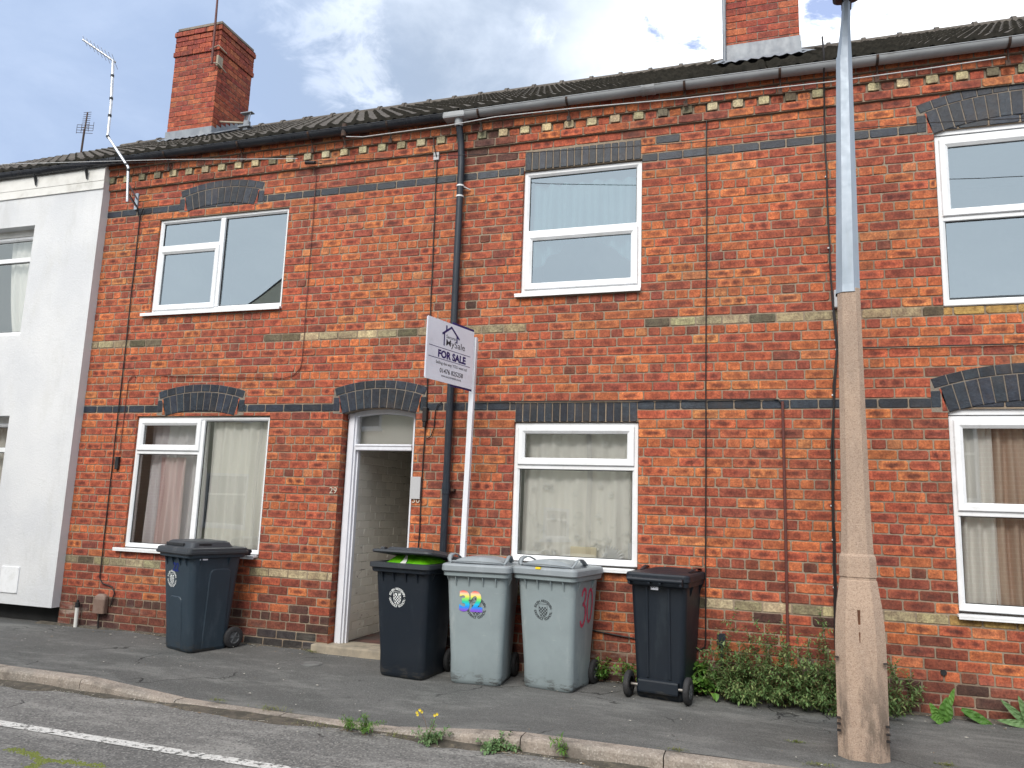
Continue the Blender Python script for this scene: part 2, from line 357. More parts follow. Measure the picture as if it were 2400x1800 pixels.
def bin_mat(name, c, scuff, rough=.42):
    t = NT(name); n = t.noise(2.2, 6, .65); sv_ = t.noise(7, 8, .75, t.mapping(scale=(1,1,.22))); fine = t.noise(240, 3, .6)
    col = t.mix(t.mr(n, .35, .68), c, tuple(x*.86 for x in c)); col = t.mix(t.mr(sv_, .54, .70, 0, .6), col, scuff)
    oz = t.n('ShaderNodeSeparateXYZ'); t.l(t.tc.outputs['Object'], oz.inputs[0])
    d = t.math('MULTIPLY', t.mr(t.noise(14, 7, .72, t.mapping(scale=(.5,.5,1.5))), .5, .62), t.mr(oz.outputs[2], .0, .14, .9, 0.))
    col = t.mix(d, col, (.045,.042,.038))
    scr = t.math('MULTIPLY', t.mr(t.noise(30, 3, .6, t.mapping(scale=(.25,.25,3), rot=(.3,.5,0))), .70, .73), .5); col = t.mix(scr, col, scuff)
    return t.bsdf(col, t.mr(n, .3, .7, rough-.05, rough+.1), t.bump(t.math('ADD', t.math('MULTIPLY', fine, .35), n), .12, .004), spec=.45)
M['bin_slate'] = bin_mat('slate_blue_plastic', (.024,.040,.057), (.05,.07,.09))
M['bin_black'] = bin_mat('black_bin_plastic', (.007,.012,.020), (.022,.030,.038), .5)
M['bin_lid_dark'] = bin_mat('charcoal_lid_plastic', (.036,.042,.050), (.10,.10,.105), .45)
M['bin_grey'] = bin_mat('grey_green_plastic', (.25,.298,.312), (.34,.375,.38), .45)
M['bin_lid_grey'] = bin_mat('grey_lid_plastic', (.25,.28,.30), (.32,.35,.37), .45)
M['rubber'] = pm('tyre_rubber', (.018,.018,.02), (.03,.03,.032), 12, .75, .3, 60, dirt=(.10,.09,.08,.4))
M['rim'] = pm('grey_wheel_rim', (.10,.105,.11), (.07,.075,.08), 15, .5)
M['steel'] = pm('axle_steel', (.35,.33,.31), (.22,.20,.18), 20, .45, metal=.6)
M['print_white'] = pm('white_print', (.72,.74,.74), (.60,.63,.63), 60, .6)
M['print_black'] = pm('black_print', (.03,.035,.04), (.06,.07,.075), 60, .6)
M['cream_num'] = pm('cream_number_paint', (.50,.44,.36), (.40,.33,.26), 50, .8)
M['navy'] = pm('navy_print', (.022,.016,.13), (.018,.013,.10), 10, .5)
M['blackink'] = pm('black_ink', (.03,.03,.04), None, 10, .6)
M['signwhite'] = pm('correx_sign_white', (.76,.78,.86), (.70,.72,.80), 3, .45, .05, 80, dirt=(.52,.53,.57,.35), dscale=5)
M['pinkpaint'] = pm('pink_spray_paint', (.62,.06,.12), (.50,.07,.13), 20, .7)
M['bluepaint'] = pm('blue_marker', (.006,.02,.17), None, 20, .6)
M['lime'] = pm('lime_green_bag', (.16,.55,.01), (.10,.42,.008), 8, .35, .5, 14, bdist=.02)
M['bagwhite'] = pm('white_bag_print', (.75,.78,.72), None, 8, .4)
M['yellow'] = pm('yellow_tape', (.85,.62,.02), None, 8, .5)
M['timber'] = pm('white_painted_timber', (.72,.73,.77), (.64,.65,.69), 5, .5, .1, 40, dirt=(.5,.48,.44,.35), stretch=(3,3,.5))
t = NT('peeling_white_joinery'); n = t.noise(9, 7, .7, t.mapping(scale=(2,2,.6)))
col = t.mix(t.mr(n, .3, .7), (.70,.71,.76), (.62,.63,.68)); col = t.mix(t.mr(t.noise(16, 7, .75, t.mapping(scale=(2,2,.5))), .66, .70), col, (.16,.13,.10))
M['joinery'] = t.bsdf(col, .5, t.bump(n, .3, .004), spec=.4)
def leaf_mat(name, c1, c2, c3):
    t = NT(name); r = t.attr('lv'); col = t.mix(t.mr(r, 0, .6), c1, c2); col = t.mix(t.mr(r, .7, 1.), col, c3)
    col = t.mix(1., col, t.mix(t.noise(40, 3, .6), (.75,.75,.75), (1.2,1.2,1.2)), 'MULTIPLY')
    b = t.n('ShaderNodeBsdfPrincipled'); t.l(col, b.inputs['Base Color']); b.inputs['Roughness'].default_value = .55; b.inputs['Specular IOR Level'].default_value = .3
    tl = t.n('ShaderNodeBsdfTranslucent'); t.l(col, tl.inputs[0])
    mx = t.n('ShaderNodeMixShader'); mx.inputs[0].default_value = .25; t.l(b.outputs[0], mx.inputs[1]); t.l(tl.outputs[0], mx.inputs[2]); t.l(mx.outputs[0], t.out.inputs[0]); return t.m
M['leaf'] = leaf_mat('bush_leaf', (.085,.155,.05), (.145,.235,.08), (.28,.33,.13))
M['leaf_bright'] = leaf_mat('bright_leaf', (.07,.17,.03), (.12,.26,.045), (.22,.36,.07))
M['leaf_grey'] = leaf_mat('grey_leaf', (.11,.20,.08), (.16,.27,.11), (.24,.34,.16))
M['grass'] = leaf_mat('dry_grass', (.09,.15,.03), (.20,.21,.07), (.36,.30,.14))
M['stem'] = pm('green_stem', (.13,.12,.05), (.16,.08,.05), 20, .8)
M['petal'] = pm('yellow_petal', (.85,.65,.02), None, 20, .6)
def curtain_mat(name, c1, c2, alpha=1.):
    t = NT(name); f = t.noise(3, 4, .6, t.mapping(scale=(6,6,.4))); col = t.mix(f, c1, c2)
    b = t.n('ShaderNodeBsdfPrincipled'); t.l(col, b.inputs['Base Color']); b.inputs['Roughness'].default_value = .9
    b.inputs['Alpha'].default_value = alpha; t.l(b.outputs[0], t.out.inputs[0]); return t.m
M['net'] = curtain_mat('net_curtain', (.94,.93,.89), (.90,.885,.84))
M['cream_curtain'] = curtain_mat('cream_curtain', (.86,.78,.58), (.70,.60,.42))
M['pink_curtain'] = curtain_mat('pink_curtain', (.86,.70,.69), (.78,.60,.60))
M['mauve_curtain'] = curtain_mat('pale_curtain', (.88,.86,.88), (.76,.73,.78))
M['brown_curtain'] = curtain_mat('brown_edged_curtain', (.80,.68,.56), (.42,.24,.17))
M['dark_curtain'] = curtain_mat('blue_grey_drape', (.34,.50,.52), (.16,.27,.29))

# ================================================================== brickwork
HC = .083; PITCH = .2237; Z0 = 2.45
def bc(kind, rg):
    q = rg.random
    def j(c, a=.12): 
        f = 1 + (q()-.5)*2*a; return tuple(max(.005, x*f*(1+(q()-.5)*.10)) for x in c)
    if kind == 'blue': return j((.022,.028,.042), .35), 0, 0, .42
    if kind == 'yellow':
        p = q(); 
        return (j((.44,.35,.215), .18) if p < .40 else j((.31,.25,.155), .2) if p < .78 else j((.13,.105,.07), .25)), 0, 0, .9
    if kind == 'gold': return j((.42,.26,.09), .2), 0, 0, .9
    if kind == 'dent':
        return (j((.52,.43,.27), .15) if q() < .76 else j((.20,.17,.11), .3)), 0, 0, .9
    if kind == 'base':
        return (j((.17,.052,.036), .25) if q() < .75 else j((.085,.038,.032), .3)), q()*.6, 0, .85
    if kind == 'header':
        p = q()
        if p < .50: c = (.47,.128,.052)
        elif p < .76: c = (.38,.092,.046)
        elif p < .90: c = (.29,.070,.044)
        elif p < .94: c = (.20,.062,.040)
        else: c = (.48,.17,.075)
        return j(c), q()*.2, 0, .82
    if kind == 'soot': return j((.045,.040,.042), .3), 0, 0, .6
    if kind == 'dull': return j((.23,.058,.036), .2), q()*.7, 0, .85
    if kind == 'chim':
        p = q(); c = (.34,.075,.042) if p < .5 else (.27,.055,.038) if p < .8 else (.40,.11,.055)
        return j(c), q()*.3, 0, .85
    p = q()
    if p < .50: c = (.365,.082,.044)
    elif p < .68: c = (.30,.067,.042)
    elif p < .95: c = (.44,.122,.050)
    elif p < .98: c = (.23,.058,.040)
    else: c = (.45,.15,.065)
    return j(c), (.25+.75*q())*(1 if q() < .8 else .3), (1 if q() < .24 else 0), .8
class BrickWork:
    def __init__(s): s.v=[]; s.f=[]; s.mi=[]; s.uv=[]; s.col=[]; s.k=[]; s.kt=[]; s.ro=[]
    def poly(s, vs, uvs, col, k, kt, ro, mi=0):
        o = len(s.v); s.v += vs; s.f.append(list(range(o, o+len(vs)))); s.uv += uvs; s.col.append(col); s.k.append(k); s.kt.append(kt); s.ro.append(ro); s.mi.append(mi)
    def brick(s, T, a0, a1, b0, b1, kind, rg, proud=0., depth=.008, chip=.12):
        """T maps (u, v, out) to the world; front faces out of the wall"""
        col, k, kt, ro = bc(kind, rg); bev = .0035
        w_, h_ = a1-a0, b1-b0
        if w_ < .006 or h_ < .006: return
        c = min(.006, w_*.2, h_*.2)
        cc = [c*(.5+rg.random()) for _ in range(4)]
        if w_ > .08:
            for i in range(4):
                if rg.random() < chip: cc[i] = .007 + rg.random()*.009
        jt = lambda: (rg.random()-.5)*.0022
        ring = [(a0+cc[0], b0), (a1-cc[1], b0), (a1, b0+cc[1]), (a1, b1-cc[2]), (a1-cc[2], b1), (a0+cc[3], b1), (a0, b1-cc[3]), (a0, b0+cc[0])]
        mid = [(a0+w_*.5, b0), (a0+w_*.5, b1)]
        ring = ring[:1] + [(mid[0][0]+jt()*4, b0+jt()*1.2)] + ring[1:5] + [(mid[1][0]+jt()*4, b1+jt()*1.2)] + ring[5:]
        ring = [(x+jt(), y+jt()) for x, y in ring]
        cx, cy = (a0+a1)/2, (b0+b1)/2; tilt = (rg.random()-.5)*.003; tu = (rg.random()-.5)*.003
        def inn(p):
            x, y = p; return (x + (bev if x < cx else -bev), y + (bev if y < cy else -bev))
        back = [T(x, y, proud-depth) for x, y in ring]
        midr = [T(x, y, proud-.003 + tilt*(x-cx)/w_*2) for x, y in ring]
        fr = [T(*inn(p), proud + tilt*(p[0]-cx)/w_*2 + tu*(p[1]-cy)/h_) for p in ring]
        U = lambda p: ((p[0]-a0)/w_, (p[1]-b0)/h_)
        n = len(ring)
        s.poly(fr, [U(p) for p in ring], col, k, kt, ro)
        for i in range(n):
            j = (i+1) % n; ui, uj = U(ring[i]), U(ring[j])
            s.poly([midr[i], midr[j], fr[j], fr[i]], [ui, uj, uj, ui], col, k, kt, ro)
            s.poly([back[i], back[j], midr[j], midr[i]], [ui, uj, uj, ui], tuple(x*.8 for x in col), k, kt, ro)
    def quadbrick(s, T, pts, kind, rg, proud, depth=.010):
        col, k, kt, ro = bc(kind, rg); cx = sum(p[0] for p in pts)/len(pts); cy = sum(p[1] for p in pts)/len(pts)
        def sh(p, d):
            dx, dy = cx-p[0], cy-p[1]; l = math.hypot(dx, dy); return (p[0]+dx/l*d, p[1]+dy/l*d)
        jt = lambda: (rg.random()-.5)*.002
        pts = [(x+jt(), y+jt()) for x, y in pts]
        back = [T(*p, proud-depth) for p in pts]; mid = [T(*p, proud-.003) for p in pts]; fr = [T(*sh(p, .005), proud) for p in pts]
        n = len(pts); uv = [(0,0),(1,0),(1,1),(0,1)] if n == 4 else [(.5,.5)]*n
        s.poly(fr, uv, col, k*.3, 0, ro)
        for i in range(n):
            j = (i+1) % n
            s.poly([mid[i], mid[j], fr[j], fr[i]], [uv[i], uv[j], uv[j], uv[i]], col, 0, 0, ro)
            s.poly([back[i], back[j], mid[j], mid[i]], [uv[i], uv[j], uv[j], uv[i]], col, 0, 0, ro)
    def flat(s, T, a0, a1, b0, b1, out, mi=1):
        vs = [T(a0,b0,out), T(a1,b0,out), T(a1,b1,out), T(a0,b1,out)]
        s.poly(vs, [(0,0),(1,0),(1,1),(0,1)], (.3,.3,.3), 0, 0, .9, mi)
    def mpoly(s, vs, mi=1): s.poly(vs, [(.5,.5)]*len(vs), (.3,.3,.3), 0, 0, .9, mi)
    def build(s, name, mats, parent=None):
        me = bpy.data.meshes.new(name); me.from_pydata(s.v, [], s.f)
        for m in mats: me.materials.append(m)
        me.polygons.foreach_set('material_index', s.mi)
        uv = me.uv_layers.new(name='buv'); flat = [c for p in s.uv for c in p]; uv.data.foreach_set('uv', flat)
        a = me.attributes.new('bcol', 'FLOAT_COLOR', 'FACE'); a.data.foreach_set('color', [c for q in s.col for c in (*q, 1.)])
        for nm, d in (('kiss', s.k), ('ktype', s.kt), ('brough', s.ro)):
            a = me.attributes.new(nm, 'FLOAT', 'FACE'); a.data.foreach_set('value', [float(x) for x in d])
        me.update(); o = bpy.data.objects.new(name, me); COL.objects.link(o)
        if parent: o.parent = parent
        return o
def TW(u, v, out): return (u, -out, v)          # street facade: u = X, v = Z

# openings in the facade: x0, x1, z0, z1
OPEN = dict(ul=(-6.56,-4.83,3.52,4.645), mu=(-2.175,-1.022,3.505,4.772), ll=(-6.57,-4.85,.925,2.368), ml=(-2.185,-1.035,1.02,2.302),
            door=(-3.995,-3.195,-.2,2.44), ru=(1.405,2.64,3.225,4.74), rl=(1.395,2.64,.835,2.40))
SOLD = dict(mu=(-2.165,-1.032,4.775,4.968), ml=(-2.18,-1.045,2.304,2.485))
# segmental arches: centre x, half inner, half outer, z of springing (inner corner), rise, ring thickness, top z
ARCH = [dict(cx=-5.735, hi=.447, ho=.567, zs=4.712, n=11, top=5.045, p='ul'), dict(cx=-5.745, hi=.447, ho=.565, zs=2.372, n=11, top=2.715, p='ll'),
        dict(cx=-3.597, hi=.405, ho=.515, zs=2.385, n=10, top=2.722, p='door'),
        dict(cx=2.02, hi=.62, ho=.74, zs=4.712, n=15, top=5.10, p='ru'), dict(cx=2.02, hi=.62, ho=.74, zs=2.372, n=15, top=2.76, p='rl')]
for A in ARCH:
    A['rise'] = .058 if A['hi'] < .5 else .095
    A['Ri'] = (A['hi']**2 + A['rise']**2)/(2*A['rise']); A['cz'] = A['zs'] + A['rise'] - A['Ri']
    A['th'] = A['top'] - (A['zs'] + A['rise']) ; A['ha'] = A['Ri'] + A['th'] - .083
def in_arch(x, z, m=0.):
    for A in ARCH:
        r = math.hypot(x-A['cx'], z-A['cz'])
        if abs(x-A['cx']) < A['ho']-.02+m and z > A['zs']-.03 and r < A['Ri'] + A['th'] + m and r > A['Ri']-.001: return True
    return False
def free_spans(x0, x1, z0, z1):
    """parts of the course z0..z1 between x0 and x1 not taken by an opening or a lintel: (x0, x1, z0, z1)"""
    sp = [(x0, x1, z0, z1)]
    for v in list(OPEN.values()) + list(SOLD.values()):
        a, b, c, d = v; ns = []
        for (p, q, m0, m1) in sp:
            if b <= p or a >= q or d <= m0 or c >= m1: ns.append((p, q, m0, m1)); continue
            if p < a: ns.append((p, a, m0, m1))
            if q > b: ns.append((b, q, m0, m1))
            lo, hi = max(p, a), min(q, b)
            if m1 - d > .022: ns.append((lo, hi, d+.003, m1))
            if c - m0 > .022: ns.append((lo, hi, m0, c-.003))
        sp = ns
    return sp
def kind_of(k, x):
    if k in (0, 28): return 'blue'
    if k == 9: 
        if x > 1.36: return 'gold'
        if x < -6.27 or -5.06 < x < -2.08 or x > -.975: return 'yellow'
    if k == -20:
        if x > 1.36: return 'gold'
        if x < -6.1 or -5.0 < x < -1.95 or x > -.6: return 'yellow'
    if k <= -26 or (k <= -25 and x < -3): return 'base'
    return 'red'
BOUND = [-7.35, -2.83, .10, 5.2]
def lay_wall(bw, X0, X1, rg):
    for k in range(-29, 36):
        z0 = Z0 + (k-.5)*HC + .0055; z1 = z0 + HC - .011
        if k == -29: z0 = max(z0, .0)
        hdr = (k % 4 == 0 and -24 <= k < 28 and k not in (0,)) or k == -25
        if k == -24 : hdr = False
        if k == -20: hdr = False
        proud = 0.
        if k == 32: proud = .028
        if k == 33: proud = .018
        if k == 34: hdr = True; proud = .044
        if k == 35: hdr = True; proud = .07
        pitch = PITCH/2 if (hdr or k == 33) else PITCH
        for (a, b, z0_, z1_) in free_spans(BOUND[0], BOUND[-1], z0, z1):
            if b < X0-.3 or a > X1+.3: continue
            # phase common to all houses
            ph = (0 if k % 2 == 0 else PITCH/2) + (.056 if hdr else 0) + math.sin(k*2.3)*.02
            i = math.floor((a - ph)/pitch)
            while True:
                p = ph + i*pitch; q = p + pitch; i += 1
                if p >= b: break
                jr = random.Random(i*131 + k*977); dj = (jr.random()-.5)*.008; jr2 = random.Random((i-0)*131 + k*977); 
                e0 = max(p, a); e1 = min(q, b)
                if e1 - e0 < .035: 
                    continue
                # swallow slivers
                if b - e1 < .035: e1 = b
                if e0 - a < .035: e0 = a
                if not (X0 <= (e0+e1)/2 < X1): continue
                kk = kind_of(k, (e0+e1)/2)
                g = .0055
                u0 = e0 + (g if e0 > a else .001); u1 = e1 - (g if e1 < b else .001)
                xm = (u0+u1)/2
                kd = kk
                if kk == 'red' and hdr: kd = 'header'
                pr = proud + (rg.random()-.5)*.003
                if k == 33:
                    if (i % 2) == 0: kd = 'dent'; pr = .036; u0 += .006; u1 -= .006
                    else: kd = 'red'; pr = .014
                if kd in ('red', 'header'):
                    soot = .85 if (-2.83 < xm < -2.35 and k > 29) else .45 if (-2.80 < xm < -2.60) else .0
                    if k < -15 and -3.2 < xm: soot = max(soot, .22 + .03*(-15-k))
                    elif k < -20: soot = max(soot, .25)
                    if rg.random() < soot: kd = 'base' if rg.random() < (.8 if k > 29 else .12) else 'dull'
                if k <= -27 and -4.95 < xm < -4.0 and rg.random() < .8: kd = 'soot'
                if k == 30 and -.95 < xm < -.75: kd = 'blue'
                # arches take the place of bricks
                pts = [(u0, z0_), (u1, z0_), (u0, z1_), (u1, z1_), (xm, z0_), (xm, z1_)]
                ins = [in_arch(*c) for c in pts]
                if all(ins): continue
                # irregular bed heights
                bw.brick(TW, u0, u1, z0_ + (rg.random()-.5)*.0015, z1_ + (rg.random()-.5)*.0015, kd, rg, pr, depth=.008 + max(0, pr))
    # mortar sheet with the openings left out, as strips
    xs = sorted({X0, X1} | {v for o in OPEN.values() for v in o[:2] if X0 < v < X1}); 
    for xa, xb in zip(xs, xs[1:]):
        xm = (xa+xb)/2; holes = sorted((o[2], o[3]) for o in OPEN.values() if o[0] < xm < o[1]); z = -.1
        for h0, h1 in holes:
            if h0 > z: bw.flat(TW, xa, xb, z, h0, -.0055)
            z = h1
        bw.flat(TW, xa, xb, z, 5.42, -.0055)
    # cornice backing: mortar between projecting courses
    zc = Z0 + 31.5*HC
    for (k, pr) in ((32, .021), (33, .008), (34, .037), (35, .062)):
        za, zb = Z0+(k-.5)*HC, Z0+(k+.5)*HC
        bw.flat(TW, X0, X1, za+.0005, zb-.0005, pr)
        bw.mpoly([TW(X0,za+.0005,-.004), TW(X1,za+.0005,-.004), TW(X1,za+.0005,pr), TW(X0,za+.0005,pr)])
    # brick reveals
    for nme, o in OPEN.items():
        if not (X0 <= (o[0]+o[1])/2 < X1): continue
        d = .24 if nme == 'door' else .11
        nz = int((o[3]-max(o[2], 0))/HC)+1
        for side, x in ((1, o[0]), (-1, o[1])):
            for q in range(nz):
                za = max(o[2], 0) + q*HC; zb = min(za+HC-.01, o[3])
                if zb - za < .01: continue
                c, kk_, kt_, ro_ = bc('red', rg)
                bw.poly([(x+side*.0012,-.0,za),(x+side*.0012,d,za),(x+side*.0012,d,zb),(x+side*.0012,-.0,zb)], [(0,0),(1,0),(1,1),(0,1)], c, kk_, 0, ro_)
            bw.mpoly([(x,-.0,max(o[2],-.1)),(x,d,max(o[2],-.1)),(x,d,o[3]),(x,-.0,o[3])])
        bw.mpoly([(o[0],0,o[3]),(o[1],0,o[3]),(o[1],d,o[3]),(o[0],d,o[3])])
        bw.mpoly([(o[0],0,o[2]),(o[1],0,o[2]),(o[1],d,o[2]),(o[0],d,o[2])])
def make_arch(A, parent, rg):
    bw = BrickWork(); cx, cz, Ri = A['cx'], A['cz'], A['Ri']; Rm = Ri + A['th'] - .083; Ro = Ri + A['th']; ho = A['ho']
    P_ = lambda r, a: (cx + r*math.sin(a), cz + r*math.cos(a))
    ai = math.asin(A['hi']/Ri); am = math.asin(min(1, (A['hi']+.055)/Rm)); ao = math.asin(ho/Ro)
    def zo(x, r): return cz + math.sqrt(r*r-(x-cx)**2)
    zb = (4.774 if A['zs'] > 4 else 2.45) - .036
    # mortar backing, a thin solid just proud of the bricks it covers
    seg = 24; out = .0015
    top = [P_(Ro, -ao + 2*ao*i/seg) for i in range(seg+1)]; bot = [P_(Ri, -ai + 2*ai*i/seg) for i in range(seg+1)]
    for i in range(seg):
        xa, xb = top[i], top[i+1]; ya, yb = bot[i], bot[i+1]
        bw.mpoly([TW(*ya, out), TW(*yb, out), TW(*xb, out), TW(*xa, out)])
        bw.mpoly([TW(*xa, out), TW(*xb, out), TW(*xb, -.004), TW(*xa, -.004)])
        bw.mpoly([TW(*ya, out), TW(*yb, out), TW(*yb, -.11), TW(*ya, -.11)])
    for s_ in (-1, 1):
        q = [P_(Ri, s_*ai), (cx+s_*ho, A['zs']+.005), (cx+s_*ho, zo(cx+s_*ho, Ro))]
        bw.mpoly([TW(*p, out) for p in q])
    n = A['n']; g = .004
    for i in range(n):
        a0 = -ai + 2*ai*i/n; a1 = -ai + 2*ai*(i+1)/n; b0 = -am + 2*am*i/n; b1 = -am + 2*am*(i+1)/n
        gi = g/Ri
        pts = [P_(Ri+.001, a0+gi), P_(Ri+.001, a1-gi), P_(Rm-.004, b1-gi), P_(Rm-.004, b0+gi)]
        bw.quadbrick(TW, pts, 'blue', rg, .006, .03)
    m = max(8, int(round(2*ho/.112)))
    for i in range(m):
        a0 = -ao + 2*ao*i/m; a1 = -ao + 2*ao*(i+1)/m; gi = g/Ro
        bw.quadbrick(TW, [P_(Rm+.004, a0+gi), P_(Rm+.004, a1-gi), P_(Ro-.001, a1-gi), P_(Ro-.001, a0+gi)], 'blue', rg, .006, .012)
    for s_ in (-1, 1):
        x0, x1 = sorted((cx+s_*ho, cx+s_*(ho-.07))); zt = zo(x0 if s_ > 0 else x1, Rm) - .02
        zt = cz + math.sqrt(Rm*Rm-(ho)**2) - .008
        if zt - zb > .03: bw.brick(TW, x0+.001, x1-.001, zb if s_*1 else zb, zt, 'blue', rg, .0058, .012, 0)
        # red sliver beside the skewback
        xi = cx + s_*(ho-.078); p0 = P_(Ri, s_*ai); p1 = P_(Rm, s_*am)
        bw.quadbrick(TW, [(xi, A['zs']+.01), (p0[0]+s_*.004, p0[1]+.012), (p1[0]+s_*.004, p1[1]-.012), (xi, p1[1]-.012)] if s_ < 0 else
                     [(p0[0]+.004, p0[1]+.012), (xi, A['zs']+.01), (xi, p1[1]-.012), (p1[0]+.004, p1[1]-.012)], 'red', rg, .0052, .012)
    return bw.build('arch', [M['brick'], M['mortar_dark']], parent)
def make_soldiers(key, parent, rg, n=15):
    x0, x1, z0, z1 = SOLD[key]; bw = BrickWork(); w_ = (x1-x0)/n
    bw.flat(TW, x0, x1, z0-.002, z1, -.004)
    for i in range(n):
        lean = (rg.random()-.5)*.004
        bw.brick(TW, x0+i*w_+.0045+lean, x0+(i+1)*w_-.0045+lean, z0, z1-.008, 'blue', rg, .001+rg.random()*.002, .012, .2)
    return bw.build('lintel', [M['brick'], M['mortar']], parent)

# ================================================================== windows
def frame_ring(mb, x0, x1, z0, z1, w, y0, y1, mi=0, b=.006):
    """mitred rectangular frame with a sloping inner bead; y0 is the street side"""
    o = [(x0,z0),(x1,z0),(x1,z1),(x0,z1)]; c = .006
    i1 = [(x0+w*.62,z0+w*.62),(x1-w*.62,z0+w*.62),(x1-w*.62,z1-w*.62),(x0+w*.62,z1-w*.62)]
    i2 = [(x0+w,z0+w),(x1-w,z0+w),(x1-w,z1-w),(x0+w,z1-w)]
    oc = [(x0+c,z0+c),(x1-c,z0+c),(x1-c,z1-c),(x0+c,z1-c)]
    for k in range(4):
        j = (k+1) % 4
        def V(p, y): return (p[0], y, p[1])
        for A_, ya, B_, yb in ((o, y1, o, y0+c), (o, y0+c, oc, y0), (oc, y0, i1, y0), (i1, y0, i2, y0+.016), (i2, y0+.016, i2, y1)):
            mb.add([V(A_[k],ya), V(A_[j],ya), V(B_[j],yb), V(B_[k],yb)], [(0,1,2,3)], mi)
def pane(x0, x1, z0, z1, y, mat, parent, name='pane'):
    mb = MB(); mb.add([(x0,y,z0),(x1,y,z0),(x1,y,z1),(x0,y,z1)], [(0,1,2,3)]); mb.box(x0,x1,y+.02,y+.022,z0,z0+.0001)
    mb = MB(); mb.add([(x0,y,z0),(x1,y,z0),(x1,y,z1),(x0,y,z1)], [(0,1,2,3)])
    return mb.build(name, mat, parent)
def gasket(mb, x0, x1, z0, z1, y, w=.006):
    mb.box(x0,x1,y-.001,y+.004,z0,z0+w,1); mb.box(x0,x1,y-.001,y+.004,z1-w,z1,1); mb.box(x0,x0+w,y-.001,y+.004,z0+w,z1-w,1); mb.box(x1-w,x1,y-.001,y+.004,z0+w,z1-w,1)
def window(parent, x0, x1, z0, z1, lights, y=.022, fw=.055, glass='glass_low', sill=None, label=None, depth=.07, wallpaper='room', room=1.6, roomx=.25):
    """lights: list of (x0,x1,z0,z1,has_sash) between bars; bars drawn between them by the main frame"""
    mb = MB(); frame_ring(mb, x0, x1, z0, z1, fw, y, y+depth)
    # bars
    xs = sorted({l[0] for l in lights} | {l[1] for l in lights}); 
    done = set()
    for l in lights:
        for m_ in lights:
            if abs(l[1]-m_[0]) < .001 and l is not m_ and (round(l[1],3)) not in done and min(l[3], m_[3]) > max(l[2], m_[2]):
                done.add(round(l[1],3)); mb.bbox(l[1]-.03, l[1]+.03, y-.001, y+depth, z0+fw*.9, z1-fw*.9, .006)
    hb = set()
    for l in lights:
        if abs(l[3]-(z1)) > .01:
            key = (round(l[0],2), round(l[3],2))
            if key in hb: continue
            hb.add(key); mb.bbox(max(l[0], x0+fw*.5), min(l[1], x1-fw*.5), y-.0005, y+depth-.001, l[3]-.028, l[3]+.028, .006)
    mb.box(x0, x1, y+depth*.5, y+depth*.5+.001, z0, z0+.001)
    wroot = mb.build('window', [M['upvc'], M['gasket']], parent)
    if label: wroot['label'] = label
    for (a, b, c, d, sash) in lights:
        ia = a + (fw if abs(a-x0) < .001 else .03); ib = b - (fw if abs(b-x1) < .001 else .03)
        ic = c + (fw if abs(c-z0) < .001 else .028); id_ = d - (fw if abs(d-z1) < .001 else .028)
        if sash:
            s = MB(); o_ = .018; sw = .052
            frame_ring(s, ia-o_, ib+o_, ic-o_, id_+o_, sw+.012, y-.017, y+.035)
            gasket(s, ia+sw-o_+.006, ib-sw+o_-.006, ic+sw-o_+.006, id_-sw+o_-.006, y+.010)
            s.build('sash', [M['upvc'], M['gasket']], wroot)
            q = sw - o_ + .006
            pane(ia+q, ib-q, ic+q, id_-q, y+.016, M[glass], wroot)
        else:
            g = MB(); gasket(g, ia, ib, ic, id_, y+.024); g.build('glazing_bead', [M['upvc'], M['gasket']], wroot)
            pane(ia, ib, ic, id_, y+.030, M[glass], wroot)
    if sill:
        s = MB(); sx0, sx1, sz, pj = sill
        pj *= .72; s.bbox(sx0+.02, sx1-.02, -pj, y+.03, sz-.012, sz+.008, .004); s.box(sx0+.024, sx1-.024, -pj+.001, -pj+.010, sz-.026, sz-.010)
        s.build('sill', M['upvc'], wroot)
    # dim room behind
    r = MB(); xa, xb, za, zb, ya, yb = x0-roomx, x1+roomx, z0-.5 if z0 > 2 else .3, z1+.15, y+depth+.02, y+room
    for f in ([(xa,yb,za),(xb,yb,za),(xb,yb,zb),(xa,yb,zb)], [(xa,ya,za),(xa,yb,za),(xa,yb,zb),(xa,ya,zb)], [(xb,ya,za),(xb,yb,za),(xb,yb,zb),(xb,ya,zb)],
              [(xa,ya,za),(xb,ya,za),(xb,yb,za),(xa,yb,za)], [(xa,ya,zb),(xb,ya,zb),(xb,yb,zb),(xa,yb,zb)],
              [(xa,ya,za),(x0,ya,za),(x0,ya,zb),(xa,ya,zb)], [(x1,ya,za),(xb,ya,za),(xb,ya,zb),(x1,ya,zb)], [(x0,ya,za),(x1,ya,za),(x1,ya,z0),(x0,ya,z0)], [(x0,ya,z1),(x1,ya,z1),(x1,ya,zb),(x0,ya,zb)]):
        r.add(f, [(0,1,2,3)])
    r.build('room', M[wallpaper], parent)
    return wroot
def arch_board(A, parent, zlow, y=.03):
    """white board filling between a square window head and the arch"""
    mb = MB(); seg = 16; cx = A['cx']; ai = math.asin(A['hi']/A['Ri'])
    pts = [(cx + A['Ri']*math.sin(-ai+2*ai*i/seg), A['cz'] + (A['Ri'])*math.cos(-ai+2*ai*i/seg)) for i in range(seg+1)]
    ring = [(cx-A['hi'], zlow)] + [(cx+A['hi'], zlow)] + pts[::-1]
    f = [(x, y, z) for x, z in ring]; b = [(x, y+.03, z) for x, z in ring]; n = len(ring)
    mb.add(f, [tuple(range(n))]); mb.add(f+b, [(i, (i+1)%n, n+(i+1)%n, n+i) for i in range(n)])
    return mb.build('arch_board', M['upvc'], parent)
